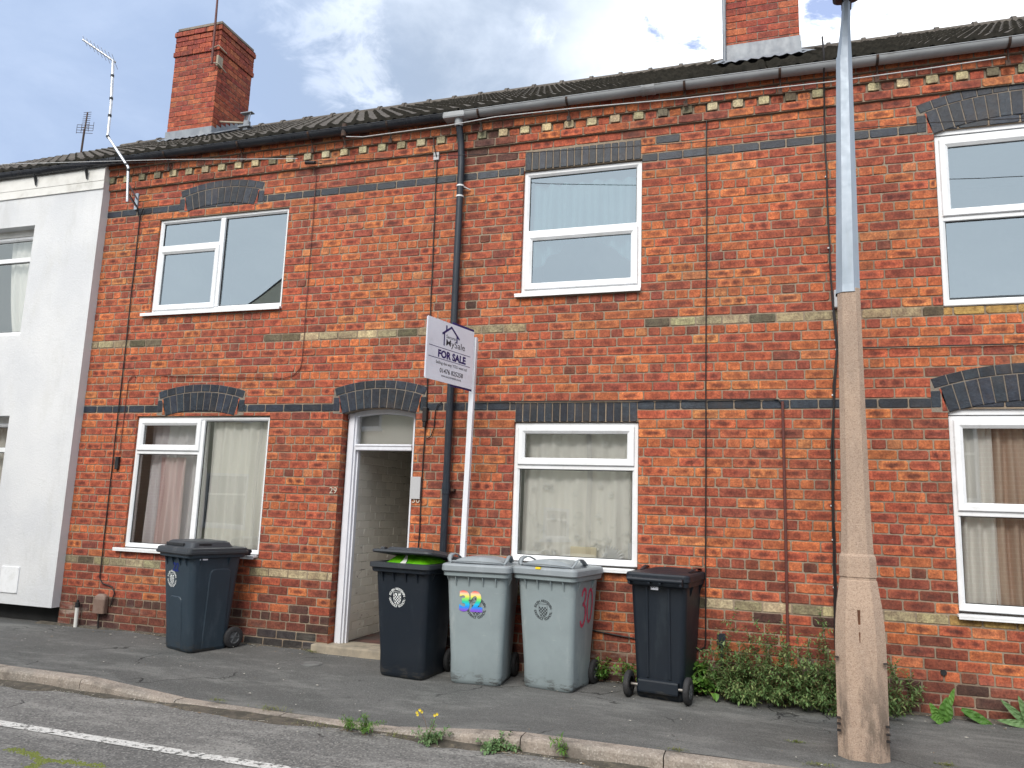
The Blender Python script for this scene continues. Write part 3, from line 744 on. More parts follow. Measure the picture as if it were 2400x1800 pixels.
def curtain(x0, x1, z0, z1, y, mat, label, folds=9, amp=.03, gather=0., cat='curtain', sag=None, shape=None, name='curtain'):
    mb = MB(); nx = folds*10; nz = 14; vs = []; rg = random.Random(int(x0*100))
    phs = rg.random()*6
    for j in range(nz+1):
        t_ = j/nz; z = z1 + (z0-z1)*t_
        for i in range(nx+1):
            s_ = i/nx; x = x0 + (x1-x0)*s_
            if gather: x = (x0 + (x1-x0)*s_*(1-gather*t_*t_)) if gather > 0 else (x1 - (x1-x0)*(1-s_)*(1+gather*t_*t_))
            yy = y + amp*math.sin(s_*folds*2*math.pi + phs + .6*math.sin(3*s_+t_))*(.6+.4*t_) + .012*math.sin(17*s_+4*t_)
            zz = z
            if sag: zz = z1 + (z0 - z1)*t_*(1 - sag*math.sin(math.pi*s_))
            vs.append((x, yy, zz))
    fs = [(j*(nx+1)+i, j*(nx+1)+i+1, (j+1)*(nx+1)+i+1, (j+1)*(nx+1)+i) for j in range(nz) for i in range(nx)]
    mb.add(vs, fs, 0, True)
    return tag(mb.build(name, M[mat], None), label, cat)

# ================================================================== houses
def eave_tiles(name, X0, X1, parent, Ye=-.14, Ze=5.425, Yr=4.0, Zr=8.03):
    """interlocking tiles: two rolls per tile, lapped courses"""
    mb = MB(); Ls = math.hypot(Yr-Ye, Zr-Ze); sy, sz = (Yr-Ye)/Ls, (Zr-Ze)/Ls; ny, nz = -sz, sy
    C = .30; nc = int(Ls/C)+1; per = .15; st = per/7; nx = int((X1-X0)/st)
    def prof(x):
        p = (x/per) % 1.0
        return .029*(math.sin(math.pi*min(1, p/.66))**1.1 if p < .66 else 0.) 
    rg = random.Random(5)
    for c in range(nc):
        a = c*C; b = min(a+C+.0, Ls); vs = []; base = -.004
        for i in range(nx+1):
            x = X0+i*st; h = prof(x) + .003*mnoise.noise((x*.7, c*3.1, 0)) 
            tj = .006*math.sin(c*12.9898 + math.floor(x/.3)*78.233)
            for (d, e) in ((a+tj, -.012), (a+tj, .034), (b+.01, -.002)):
                q = h + e + base
                vs.append((x, Ye + sy*d + ny*q, Ze + sz*d + nz*q))
        fs = []; fr = []
        for i in range(nx):
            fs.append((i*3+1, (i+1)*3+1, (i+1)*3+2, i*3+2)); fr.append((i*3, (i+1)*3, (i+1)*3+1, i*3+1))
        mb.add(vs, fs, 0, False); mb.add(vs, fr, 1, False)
    # under-sheet and rear slope
    mb.add([(X0,Ye,Ze-.03),(X1,Ye,Ze-.03),(X1,Yr,Zr-.03),(X0,Yr,Zr-.03)], [(0,1,2,3)])
    mb.add([(X0,Yr,Zr),(X1,Yr,Zr),(X1,2*Yr-Ye,Ze),(X0,2*Yr-Ye,Ze)], [(0,1,2,3)])
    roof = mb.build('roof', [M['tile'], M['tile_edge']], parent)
    rm = MB(); x = X0
    while x < X1-.01:
        L_ = min(.45, X1-x)
        for (q0, q1, r_) in ((0, L_, .105), (L_-.05, L_, .125)):
            if q0 < 0: continue
            ring0 = []; ring1 = []
            for k in range(9):
                t_ = math.pi*k/8; ring0.append((x+q0, Yr+r_*math.cos(t_)*1.05, Zr-.035+r_*math.sin(t_))); ring1.append((x+q1, Yr+r_*math.cos(t_)*1.05, Zr-.035+r_*math.sin(t_)))
            rm.loft([ring0, ring1], 0, True, True)
        x += .45
    rm.build('ridge_tiles', M['tile'], roof)
    return roof
def gutter(X0, X1, mat, parent, joints=(), name='gutter', Y=-.125, Z=5.395, r=.058, droop=0.):
    mb = MB(); n = 10; rings = []
    xs = [X0 + (X1-X0)*i/8 for i in range(9)]
    for (rr_, flip) in ((r, 0), (r-.004, 1)):
        rings = [[(x, Y + rr_*math.cos(math.pi + math.pi*k/n), Z - .004*math.sin(x*1.3) + rr_*math.sin(math.pi+math.pi*k/n)) for k in range(n+1)] for x in xs]
        nn = n+1; vs = [p for q in rings for p in q]
        mb.add(vs, [(i*nn+k, i*nn+k+1, (i+1)*nn+k+1, (i+1)*nn+k) for i in range(len(xs)-1) for k in range(n)], 0, True)
    for s_ in (-1, 1):   # rolled lips
        mb.tube([(x, Y+s_*(r-.001), Z-.004*math.sin(x*1.3)) for x in xs], .005, 6)
    for j in joints:
        for w_, e in ((.05, .004), (.012, .008)):
            for dx in ((0,) if w_ > .02 else (-.05, .05)):
                rg_ = [[(j+dx+d, Y + (r+e)*math.cos(math.pi+math.pi*k/n), Z-.004*math.sin(j*1.3)+(r+e)*math.sin(math.pi+math.pi*k/n)) for k in range(n+1)] + [(j+dx+d, Y+r+e, Z+.006), (j+dx+d, Y-r-e, Z+.006)] for d in (-w_, w_)]
                mb.loft(rg_, 0)
    g = mb.build(name, mat, parent)
    return g
def brackets(xs, parent, g, style='iron'):
    for x in xs:
        mb = MB(); Y, Z, r = -.125, 5.395, .065; rg_ = [[], []]
        pts = [(x, Y + r*math.cos(math.pi*1.02+math.pi*.96*k/8), Z + r*math.sin(math.pi*1.02+math.pi*.96*k/8)) for k in range(9)]
        for d in (-.011, .011):
            pass
        vs = []; 
        for (px, py, pz) in pts:
            vs += [(px-.011, py, pz), (px+.011, py, pz)]
        mb.add(vs, [(2*i, 2*i+1, 2*i+3, 2*i+2) for i in range(8)])
        mb.tube([(x, Y+.02, Z-r-.002), (x+.005, -.09, 5.30), (x+.006, -.080, 5.235)], .0075, 6)
        mb.box(x-.015, x+.02, -.083, -.066, 5.20, 5.25)
        mb.build('gutter_bracket', M['iron'] if style == 'iron' else M['blackp'], g)

# ---------------- terraced house on the left: red brick, number 29
rgA = random.Random(11)
houseA = thing('terraced_house', 'red brick terraced house with the arched doorway, between white rendered house and drainpipe', 'house', (-5.1,0,0), 0, 'red brick terraced houses')
houseB = thing('terraced_house', 'red brick terraced house with two flat-lintelled windows behind the row of bins', 'house', (-1.4,0,0), 0, 'red brick terraced houses')
houseC = thing('terraced_house', 'red brick terraced house behind the lamp post, with arched blue brick window heads', 'house', (2.6,0,0), 0, 'red brick terraced houses')
for h in (houseA, houseB, houseC): h.location = (0,0,0)
for h, x0, x1, sd_ in ((houseA, BOUND[0], BOUND[1], 11), (houseB, BOUND[1], BOUND[2], 12), (houseC, BOUND[2], BOUND[3], 13)):
    bw = BrickWork(); lay_wall(bw, x0, x1, random.Random(sd_)); bw.build('wall', [M['brick'], M['mortar']], h)
    # shell behind the bricks: sides, back
    mb = MB(); mb.box(x0+.001, x1-.001, 7.9, 8.1, -.1, 5.4)
    mb.build('rear_wall', M['mortar_dark'], h)
make_arch(ARCH[0], houseA, rgA); make_arch(ARCH[1], houseA, rgA); make_arch(ARCH[2], houseA, rgA)
make_soldiers('mu', houseB, rgA, 16); make_soldiers('ml', houseB, rgA, 16)
make_arch(ARCH[3], houseC, rgA); make_arch(ARCH[4], houseC, rgA)
eave_tiles('roof', BOUND[0], BOUND[1], houseA); roofB = eave_tiles('roof', BOUND[1], BOUND[2], houseB); roofC = eave_tiles('roof', BOUND[2], BOUND[3], houseC)
# windows
wul = window(houseA, -6.56,-4.83, 3.545,4.645, [(-6.56,-5.695,4.305,4.645,False), (-6.56,-5.695,3.545,4.305,True), (-5.695,-4.83,3.545,4.645,False)], glass='glass_up', sill=(-6.68,-4.80,3.528,.06), fw=.045)
wll = window(houseA, -6.57,-4.85, .955,2.362, [(-6.57,-5.705,1.985,2.362,True), (-6.57,-5.705,.955,1.985,False), (-5.705,-4.85,.955,2.362,False)], sill=(-6.69,-4.86,.938,.06), fw=.045)
arch_board(ARCH[1], houseA, 2.366)
wmu = window(houseB, -2.175,-1.022, 3.535,4.768, [(-2.175,-1.022,4.135,4.768,False), (-2.175,-1.022,3.535,4.135,True)], glass='glass_up', sill=(-2.24,-1.0,3.515,.06), y=.03)
wml = window(houseB, -2.185,-1.035, 1.045,2.298, [(-2.185,-1.035,1.90,2.298,True), (-2.185,-1.035,1.045,1.90,False)], sill=(-2.20,-1.04,1.02,.06))
wru = window(houseC, 1.405,2.64, 3.24,4.70, [(1.405,2.64,3.985,4.70,True), (1.405,2.64,3.24,3.985,False)], glass='glass_up', y=.03)
wrl = window(houseC, 1.395,2.64, .86,2.352, [(1.395,2.64,1.60,2.352,True), (1.395,2.64,.86,1.60,False)], sill=(1.36,2.68,.832,.07), y=.03)
arch_board(ARCH[3], houseC, 4.704, .02); arch_board(ARCH[4], houseC, 2.356, .02)

# passage: painted brick side walls, dark end, quarry tiles
pw = BrickWork(); rgp = random.Random(21)
def bcpaint(rg): 
    f = .85 + rg.random()*.2; return (min(.92,.84*f), min(.9,.81*f), .73*f)
def TP(u, v, out): return (-3.93+.0+out, .24+u, v)
for k in range(-29, 0):
    z0 = Z0+(k-.5)*HC+.002; z1 = z0+HC-.004; ph = 0 if k % 2 else PITCH/2
    for i in range(-1, 18):
        a, b = i*PITCH+ph+.002, (i+1)*PITCH+ph-.002
        a = max(a, 0)
        if b-a < .02: continue
        n0 = len(pw.f); pw.brick(TP, a, b, z0, z1, 'red', rgp, (rgp.random()-.5)*.006, .008, .3)
        c = bcpaint(rgp)
        for q in range(n0, len(pw.f)): pw.col[q] = c; pw.k[q] = .35*(rgp.random()**3)
pw.flat(TP, 0, 4.2, 0, 2.5, -.004)
pw.flat(lambda u, v, o: (-3.19, .24+u, v), 0, 4.2, 0, 2.5, 0)
pw.flat(lambda u, v, o: (-3.95+u, 4.4, v), 0, .8, 0, 2.5, 0)
t = NT('painted_brick'); c = t.attr('bcol', 'Color'); pe = t.mr(t.noise(11, 8, .75, t.mapping(scale=(1,1,1.6))), .60, .66)
low = t.n('ShaderNodeSeparateXYZ'); t.l(t.tc.outputs['Object'], low.inputs[0])
pe = t.math('MULTIPLY', pe, t.mr(low.outputs[2], .3, 1.5, 1., .25)); col = t.mix(pe, c, t.mix(t.noise(40, 2, .5), (.20,.07,.05), (.07,.055,.045)))
M['pb'] = t.bsdf(col, .75, t.bump(t.noise(30, 6, .7), .5, .006), spec=.3)
pw.build('passage', [M['pb'], M['paintbrick']], houseA)
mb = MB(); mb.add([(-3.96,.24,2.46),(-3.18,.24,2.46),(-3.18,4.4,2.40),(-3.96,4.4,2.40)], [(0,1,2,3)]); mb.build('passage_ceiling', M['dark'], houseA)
t = NT('quarry_tiles'); b_ = t.n('ShaderNodeTexBrick'); b_.inputs['Scale'].default_value = 1; b_.inputs['Brick Width'].default_value = .22; b_.inputs['Row Height'].default_value = .15; b_.inputs['Mortar Size'].default_value = .006
b_.inputs['Color1'].default_value = (.13,.045,.035,1); b_.inputs['Color2'].default_value = (.07,.06,.055,1); b_.inputs['Mortar'].default_value = (.04,.035,.03,1); t.l(t.tc.outputs['Object'], b_.inputs['Vector'])
M['quarry'] = t.bsdf(t.mix(t.mr(t.noise(6,6,.7), .5, .7, 0, .6), b_.outputs[0], (.09,.08,.07)), .7, t.bump(t.noise(20,5,.6), .4, .005))
mb = MB(); mb.box(-3.93,-3.19,.2,4.4,.0,.158); mb.build('passage_floor', M['quarry'], houseA)
# doorstep
mb = MB(); mb.bbox(-4.13,-3.12,-.075,.26,-.02,.165,.014); ds = mb.build('doorstep', M['stone'], houseA)
for v in ds.data.vertices: v.co.z += .008*mnoise.noise(v.co*4)
# door frame with fanlight
df = MB(); yf = .10
df.bbox(-3.985,-3.885, yf, yf+.09, .16, 2.43, .008); df.bbox(-3.965,-3.905, yf-.02, yf+.01, .16, 2.40, .006); df.bbox(-3.885,-3.868, yf+.03, yf+.08, .16, 2.05, .004)
df.bbox(-3.262,-3.198, yf, yf+.09, .16, 2.43, .008)
df.bbox(-3.884,-3.263, yf-.012, yf+.088, 2.03, 2.092, .008); df.bbox(-3.884,-3.263, yf-.02, yf-.008, 2.072, 2.088, .003)
dfo = df.build('door_frame', M['joinery'], houseA)
A = ARCH[2]; hd = MB(); seg = 14; xs = [-3.99+ .795*i/seg for i in range(seg+1)]
top = [(x, A['cz']+math.sqrt(A['Ri']**2-(x-A['cx'])**2)+.01) for x in xs]; bot = [(x, z-.055) for x, z in top]
f = [(x, yf-.005, z) for x, z in bot] + [(x, yf-.005, z) for x, z in top[::-1]]; n = len(f)
hd.add(f, [tuple(range(n))]); g = [(x, yf+.07, z) for x, _, z in f]; hd.add(f+g, [(i,(i+1)%n,n+(i+1)%n,n+i) for i in range(n)])
hd.build('head', M['joinery'], dfo)
pane(-3.884,-3.263, 2.092,2.40, yf+.05, M['glass_low'], dfo)
mb = MB(); mb.box(-3.93,-3.2,.245,.25,2.05,2.5); mb.build('fanlight_backing', M['room'], houseA)

# white rendered house
whouse = thing('rendered_house', 'white rendered house at the left edge with boxed white eaves', 'house')
XW = -7.35; yw = -.10
wins = [(-9.45,-8.351,3.33,4.70), (-9.45,-8.336,.95,2.37)]
mb = MB(); xs = [-11.5,-9.45,-8.351,-8.336,XW]
def wallrect(a, b, c, d): mb.add([(a,yw,c),(b,yw,c),(b,yw,d),(a,yw,d)], [(0,1,2,3)])
wallrect(-11.5,-9.45,.27,5.20); wallrect(-8.336,XW,.27,5.20)
wallrect(-9.45,-8.336,.27,.95); wallrect(-9.45,-8.336,2.37,3.33); wallrect(-9.45,-8.351,4.70,5.20); wallrect(-8.351,-8.336,3.33,5.20)
mb.add([(XW,yw,.27),(XW,.02,.27),(XW,.02,5.20),(XW,yw,5.20)], [(0,1,2,3)])
mb.add([(-11.5,yw,.27),(XW,yw,.27),(XW,.02,.27),(-11.5,.02,.27)], [(0,1,2,3)])
for (a, b, c, d) in wins:
    mb.add([(b,yw,c),(b,.12,c),(b,.12,d),(b,yw,d)], [(0,1,2,3)]); mb.add([(a,yw,d),(b,yw,d),(b,.12,d),(a,.12,d)], [(0,1,2,3)]); mb.add([(a,yw,c),(b,yw,c),(b,.12,c),(a,.12,c)], [(0,1,2,3)])
    mb.add([(a,yw,c),(a,.12,c),(a,.12,d),(a,yw,d)], [(0,1,2,3)])
mb.add([(-11.5,yw,.27),(-11.5,8.0,.27),(-11.5,8.0,5.45),(-11.5,4.0,8.0),(-11.5,yw,5.45)], [(0,1,2,3,4)])
mb.build('wall', M['render'], whouse)
mb = MB(); mb.box(-11.5,XW-.02,.05,.09,-.1,.27); mb.build('plinth', M['dark'], whouse)
mb = MB(); mb.bbox(-11.55,XW+.004,yw-.012,yw-.001,5.170,5.315,.002); mb.bbox(-11.55,XW+.004,yw-.009,yw-.001,5.075,5.167,.002); mb.box(-11.55,XW+.003,yw-.001,.0,5.16,5.42)
mb.bbox(-11.55,XW+.004,yw-.014,yw-.001,5.066,5.080,.002)
mb.build('fascia', M['upvc_old'], whouse)
roofW = eave_tiles('roof', -11.5, BOUND[0], whouse)
for (a, b, c, d), lt in zip(wins, ([(-9.45,-8.351,4.32,4.62,False),(-9.45,-8.351,3.36,4.32,False)], [(-9.45,-8.336,1.98,2.30,False),(-9.45,-8.336,.98,1.98,False)])):
    z1 = lt[0][3]; z0 = lt[1][2]
    ww = window(whouse, a, b, z0, z1, lt, y=.03, fw=.05, glass='glass_low', sill=(a-.02, b+.01, z0-.012, .12 if c > 3 else .14))
    hm = MB(); hm.box(a, b, .02, .08, z1, d); hm.build('head_trim', M['upvc_old'], ww)
mb = MB(); mb.bbox(-8.13,-7.865,yw-.012,yw+.002,.39,.675,.004); 
for x, z in ((-8.115,.66),(-7.88,.66),(-8.115,.405),(-7.88,.405)): mb.box(x-.008,x+.008,yw-.016,yw-.010,z-.008,z+.008)
mb.build('meter_hatch', M['upvc'], whouse)

# gutters
gA = gutter(-11.5, -2.985, M['gutter_black'], houseA, joints=(-7.2,))
gB = gutter(-2.985, 5.2, M['gutter_grey'], houseB, joints=(-.95, 3.0))
brackets([-6.45,-5.45,-4.55,-3.62], houseA, gA); brackets([-2.62,-1.72,-.62,.2,.98,1.95,2.9], houseB, gB)
for x in (-10.3,-9.3,-8.4,-7.6):
    mb = MB(); mb.add([(x-.01,yw-.024,5.30),(x+.01,yw-.024,5.30),(x+.01,yw-.024,5.20),(x-.01,yw-.024,5.20),(x-.01,-.175,5.335),(x+.01,-.175,5.335)], [(0,1,2,3),(0,3,4),(1,5,2),(3,2,5,4),(0,4,5,1)])
    mb.build('fascia_bracket', M['blackp'], gA)
# old clay-coloured gutter union with hook above house 29
mb = MB(); mb.tube([(-4.13,-.145,5.44),(-4.13,-.15,5.30)], .030, 10); mb.tube([(-4.13,-.15,5.30),(-4.12,-.11,5.22)], .012, 8); mb.build('gutter_union', M['iron'], gA)
# hopper tee + downpipe
mb = MB(); mb.bbox(-2.995,-2.76,-.188,-.065,5.335,5.405,.02)
mb.tube([(-2.84,-.125,5.36),(-2.84,-.115,5.27)], .042, 14)
mb.build('gutter_outlet', M['gutter_grey'], gB)
mb = MB(); XP = -2.815
mb.tube([(-2.84,-.115,5.30),(-2.835,-.085,5.20),(-2.825,-.065,5.08),(XP-.0,-.062,4.9),(XP+.0,-.062,.12)], .034, 16)
mb.tube([(XP,-.062,1.62),(XP,-.062,1.72)], .040, 16); mb.tube([(XP,-.062,1.66),(XP,-.062,1.68)], .043, 16)
dp = mb.build('drainpipe', M['pipe'], houseB)
for z in (4.655, 4.545):
    mb = MB(); mb.tube([(XP,-.062,z-.008),(XP,-.062,z+.008)], .038, 16)
    if z > 4.6: mb.tube([(XP+.03,-.055,4.65),(XP+.085,-.01,4.63)], .006, 6)
    mb.build('pipe_clip', M['white_plastic'], dp)
for z in (3.16, 1.66): mb = MB(); mb.box(XP+.03,XP+.075,-.05,-.0,z-.012,z+.012); mb.tube([(XP,-.062,z-.012),(XP,-.062,z+.012)], .0385, 16); mb.build('pipe_clip', M['iron'], dp)

# chimneys -----------------------------------------------------------------
def chimney(parent, x0, x1, y0, y1, zb, zt, corbel, rg, name='chimney'):
    bw = BrickWork(); n = int((zt-zb)/HC)
    faces = [(lambda u, v, o: (u, y0-o, v), x0, x1), (lambda u, v, o: (x1+o, u, v), y0, y1), (lambda u, v, o: (x0-o, (y0+y1)-u, v), y0, y1), (lambda u, v, o: ((x0+x1)-u, y1+o, v), x0, x1)]
    for T, a, b in faces:
        for k in range(n):
            z0 = zb+k*HC+.004; z1 = z0+HC-.008; o = 0
            if corbel and k >= corbel: o = .022 if k == corbel else .010
            if corbel and k >= n-1: o = .028
            ph = (0 if k % 2 else PITCH/2)
            a_, b_ = a-o, b+o; i = math.floor((a_-a-ph)/PITCH)
            while True:
                p = a+ph+i*PITCH; q = p+PITCH; i += 1
                if p >= b_-.001: break
                e0, e1 = max(p, a_), min(q, b_)
                if e1-e0 < .03: continue
                if b_-e1 < .03: e1 = b_
                if e0-a_ < .03: e0 = a_
                bw.brick(T, e0+(.003 if e0 > a_ else 0), e1-(.003 if e1 < b_ else 0), z0, z1, 'chim', rg, o+(rg.random()-.5)*.004, .012+o, .1)
        bw.flat(T, a, b, zb, zt, -.006)
    bw.mpoly([(x0-.02,y0-.02,zt-.06),(x1+.02,y0-.02,zt-.06),(x1+.02,y1+.02,zt-.06),(x0-.02,y1+.02,zt-.06)])
    return bw.build(name, [M['brick'], M['mortar_dark']], parent)
rc = random.Random(31)
def roofz(y): return 5.425 + (y+.14)*(8.03-5.425)/4.14
chL = chimney(roofW, -8.56, -7.735, 2.0, 2.78, 6.55, 8.70, 20, rc)
chR = chimney(roofB, -.312, .462, 1.5, 2.6, 6.1, 9.6, 0, rc)
# lead flashing
def flash(x0, x1, y0, y1, parent, apron, up):
    mb = MB(); o = .012; zf = roofz(y0)
    mb.box(x0-o, x1+o, y0-o-.006, y0-o, zf-.05, zf+up)
    # apron dressed over the tiles, wavy lower edge
    n = 24; vs = []
    for i in range(n+1):
        x = x0-.1 + (x1-x0+.2)*i/n
        for j, (d, h) in enumerate(((0, .10), (apron*.5, .10), (apron + .012*math.sin(i*1.7), .082+.012*math.sin(i*2.2)))):
            vs.append((x, y0-o-d, roofz(y0-o-d)+h))
    mb.add(vs, [(i*3+k, (i+1)*3+k, (i+1)*3+k+1, i*3+k+1) for i in range(n) for k in range(2)], 0, True)
    for x, s_ in ((x0-o, -1), (x1+o, 1)):
        m_ = 8
        for i in range(m_):
            ya, yb = y0-o+(y1-y0)*i/m_, y0-o+(y1-y0)*(i+1)/m_; zt = roofz(ya)+.21
            mb.box(x if s_ > 0 else x-.006, x+.006 if s_ > 0 else x, ya, yb, roofz(ya)-.05, zt)
        mb.add([(x, y0-o-apron*.8, roofz(y0-o-apron*.8)+.10), (x+s_*.14, y0-o-apron*.8, roofz(y0-o-apron*.8)+.085), (x+s_*.12, y1, roofz(y1)+.088), (x, y1, roofz(y1)+.11)], [(0,1,2,3)])
    return mb.build('flashing', M['lead'], parent)
flash(-8.56,-7.735,2.0,2.78, roofW, .10, .20); flash(-.312,.462,1.5,2.6, roofB, .24, .27)
mb = MB(); mb.tube([(-.33,1.46,6.5),(-.335,1.46,9.6)], .02, 8); mb.build('flue_pipe', M['lead'], roofB)

# ================================================================== cables and small fixings on the walls
def cable(name, pts, r, mat, parent, clips=()):
    mb = MB(); mb.tube(pts, r, 6); o = mb.build(name, mat, parent)
    if clips:
        for (x, z) in clips: c = MB(); c.box(x-.010, x+.010, -.018, -.002, z-.006, z+.006); c.build('cable_clip', M['white_plastic'], o)
    return o
def wig(x0, z0, x1, z1, y=-.012, n=14, a=.006, seed=1):
    r_ = random.Random(seed); return [(x0+(x1-x0)*i/n + (r_.random()-.5)*a*(0 < i < n), y - abs(r_.random())*.003, z0+(z1-z0)*i/n) for i in range(n+1)]
cable('cable', [(-6.80,-.02,4.80),(-6.83,-.02,4.72)] + wig(-6.845,4.68,-6.825,.62,seed=3) + [(-6.78,-.014,.56),(-6.64,-.014,.53),(-6.60,-.014,.47),(-6.64,-.014,.32)], .0065, M['cable'], houseA)
cable('cable', [(-4.545,-.014,5.08),(-4.53,-.012,4.99)] + wig(-4.515,4.95,-4.513,2.93,seed=4) + [(-4.53,-.01,2.86),(-4.60,-.01,2.79),(-4.72,-.01,2.76)] + wig(-4.8,2.765,-6.6,2.83,seed=5) + [(-6.70,-.01,2.82),(-6.745,-.01,2.76),(-6.75,-.01,1.95)], .004, M['brown_cable'], houseA)
mb = MB(); mb.bbox(-6.78,-6.735,-.035,-.001,1.78,1.92,.006); mb.build('junction_box', M['blackp'], houseA)
cable('cable', [(-3.15,-.03,5.25),(-3.13,-.05,5.12)] + wig(-3.105,5.0,-3.082,2.46,seed=6) + wig(-3.082,2.30,-3.09,.9,seed=7), .006, M['cable'], houseA)
mb = MB(); mb.bbox(-3.145,-3.085,-.022,-.001,4.985,5.07,.004); mb.build('junction_box', M['greyplate'], houseA)
mb = MB(); mb.bbox(-3.105,-3.06,-.05,-.001,2.30,2.44,.006); mb.bbox(-3.10,-3.07,-.045,-.012,2.25,2.31,.006); mb.build('junction_box', M['cable'], houseA)
cable('cable', [(-3.06,-.014,2.14),(-3.02,-.014,2.16),(-2.99,-.014,2.24),(-2.985,-.014,2.40),(-2.96,-.014,2.47),(-2.92,-.014,2.49)], .005, M['cable'], houseA)
cable('cable', [(-.43,-.03,5.33)] + wig(-.432,5.28,-.468,.50,seed=8) + [(-.475,-.012,.44),(-.52,-.012,.415)] + wig(-.58,.415,-1.45,.50,seed=9,n=8), .0065, M['cable'], houseB)
cl2 = [(.56,5.12),(.562,4.42),(.565,3.78),(.585,3.23),(.60,3.02),(.595,2.98),(.60,2.90),(.56,2.52),(.53,1.98),(.525,1.62),(.527,1.35),(.525,.98),(.53,.78)]
cable('cable', [(.55,-.20,5.62),(.56,-.19,5.46),(.56,-.15,5.33),(.562,-.075,5.28),(.562,-.07,5.1)] + [(.562,-.015,5.0)] + wig(.562,4.9,.572,3.5,seed=12) + [(.60,-.015,3.08),(.615,-.015,2.9)] + wig(.60,2.85,.545,2.2,seed=13,n=6) + wig(.535,2.1,.52,.5,seed=14), .008, M['cable'], houseC, cl2)
cable('cable', [(.575,-.014,3.4),(.59,-.014,3.1),(.60,-.014,2.9),(.58,-.014,2.7)] + wig(.565,2.6,.535,1.5,seed=15) + wig(.54,1.4,.53,.5,seed=16), .008, M['cable'], houseC)
cable('cable', [(.60,-.014,2.96),(.66,-.014,2.915)] + wig(.75,2.91,3.2,2.90,seed=17), .005, M['cable'], houseC)
cable('conduit', [(-2.6,-.012,2.492),(-1.0,-.012,2.490),(.08,-.012,2.492),(.135,-.012,2.485),(.162,-.012,2.45)], .006, M['cable'], houseB)
cable('conduit', [(.168,-.014,2.47),(.170,-.014,1.4),(.168,-.014,.32)], .013, M['brown_cable'], houseC)
mb = MB(); mb.bbox(.59,.69,-.06,-.002,3.25,3.40,.008); mb.build('junction_box', M['greyplate'], houseC)
mb = MB(); mb.bbox(.235,.36,-.03,-.002,.26,.42,.006); mb.build('air_brick', M['brownbox'], houseC)
mb = MB(); mb.tube([(1.268,-.012,.405),(1.268,.01,.405)], .022, 12); mb.build('vent_hole', M['blackp'], houseC)
mb = MB(); mb.tube([(-.34,-.03,.12),(-.34,-.03,.52)], .012, 8); mb.box(-.375,-.31,-.05,-.005,.47,.56); mb.build('standpipe', M['pipe'], houseB)
# meter box (rounded) by the pavement, stub of white pipe
mb = MB(); mb.loft([rr(.155,.07,.02,z,-6.745,-.038) for z in (.255,.30,.40)] + [rr(.14,.06,.02,.43,-6.745,-.034), rr(.08,.04,.015,.452,-6.745,-.028)], smooth=False); mb.build('meter_box', M['brownbox'], houseA)
cable('cable', [(-6.75,-.03,.26),(-6.76,-.03,.16),(-6.74,-.04,.09)], .010, M['cable'], houseA)
mb = MB(); mb.tube([(-7.045,-.045,.07),(-7.05,-.045,.30)], .020, 12); mb.tube([(-7.05,-.045,.295),(-7.05,-.045,.345)], .025, 12, 1); mb.tube([(-7.05,-.045,.34),(-7.052,-.045,.37)], .012, 8, 1)
mb.build('waste_pipe', [M['upvc_old'], M['blackp']], houseA)

# ================================================================== text
def text_mesh(s, size, bold=0., ext=.0006, align='CENTER', sx=1.):
    cu = bpy.data.curves.new('lettering', 'FONT'); cu.body = s; cu.size = size; cu.align_x = align; cu.align_y = 'CENTER'; cu.offset = bold; cu.extrude = ext; cu.resolution_u = 3
    o = bpy.data.objects.new('lettering', cu); COL.objects.link(o); dg = bpy.context.evaluated_depsgraph_get()
    me = bpy.data.meshes.new_from_object(o.evaluated_get(dg)); vs = [Vector((v.co.x*sx, v.co.y, v.co.z)) for v in me.vertices]; fs = [list(p.vertices) for p in me.polygons]
    bpy.data.objects.remove(o); bpy.data.curves.remove(cu); bpy.data.meshes.remove(me); return vs, fs
def put_text(mb, s, size, M4, mi=0, **k):
    vs, fs = text_mesh(s, size, **k); mb.add([M4 @ v for v in vs], fs, mi)
# door number 29 painted on the brick
FW = Matrix(((1,0,0,0),(0,0,-1,0),(0,1,0,0),(0,0,0,1)))     # text plane XY -> wall XZ, facing -Y
mb = MB(); put_text(mb, '29', .088, Matrix.Translation((-4.045,-.006,1.62)) @ FW, bold=.0005); mb.build('number', M['cream_num'], houseA)
mb = MB(); put_text(mb, '30', .088, Matrix.Translation((-3.145,-.006,1.555)) @ FW, bold=.0005); mb.build('number', M['cream_num'], houseA)
mb = MB(); mb.bbox(-3.205,-3.10,-.018,-.004,1.565,1.775,.002); mb.build('blank_grey_rectangle', M['greyplate'], houseA)  # flat grey blank added over the top of the number, not a real fitting

# ================================================================== estate agent's board
sg = thing('sale_board', 'white and navy FOR SALE board on a tall white timber post beside the black drainpipe', 'sign')
PX, PY = -2.565, -.185
mb = MB()
def beam(mb, p0, p1, w_, mi=0):
    p0, p1 = Vector(p0), Vector(p1); rings = []
    for p in (p0, p1): rings.append([(p.x-w_/2, p.y-w_/2, p.z), (p.x+w_/2, p.y-w_/2, p.z), (p.x+w_/2, p.y+w_/2, p.z), (p.x-w_/2, p.y+w_/2, p.z)])
    mb.loft(rings, mi)
beam(mb, (-2.60,-.14,.09), (-2.535,-.20,3.07), .046); mb.build('post', M['timber'], sg)
for z in (2.1, 1.75, 1.2, .9):
    mb = MB(); mb.tube([(-2.60+.065*(z-.09)/2.98+.022,-.165,z),(-2.60+.065*(z-.09)/2.98+.027,-.165,z)], .005, 8); mb.build('bolt', M['iron'], sg)
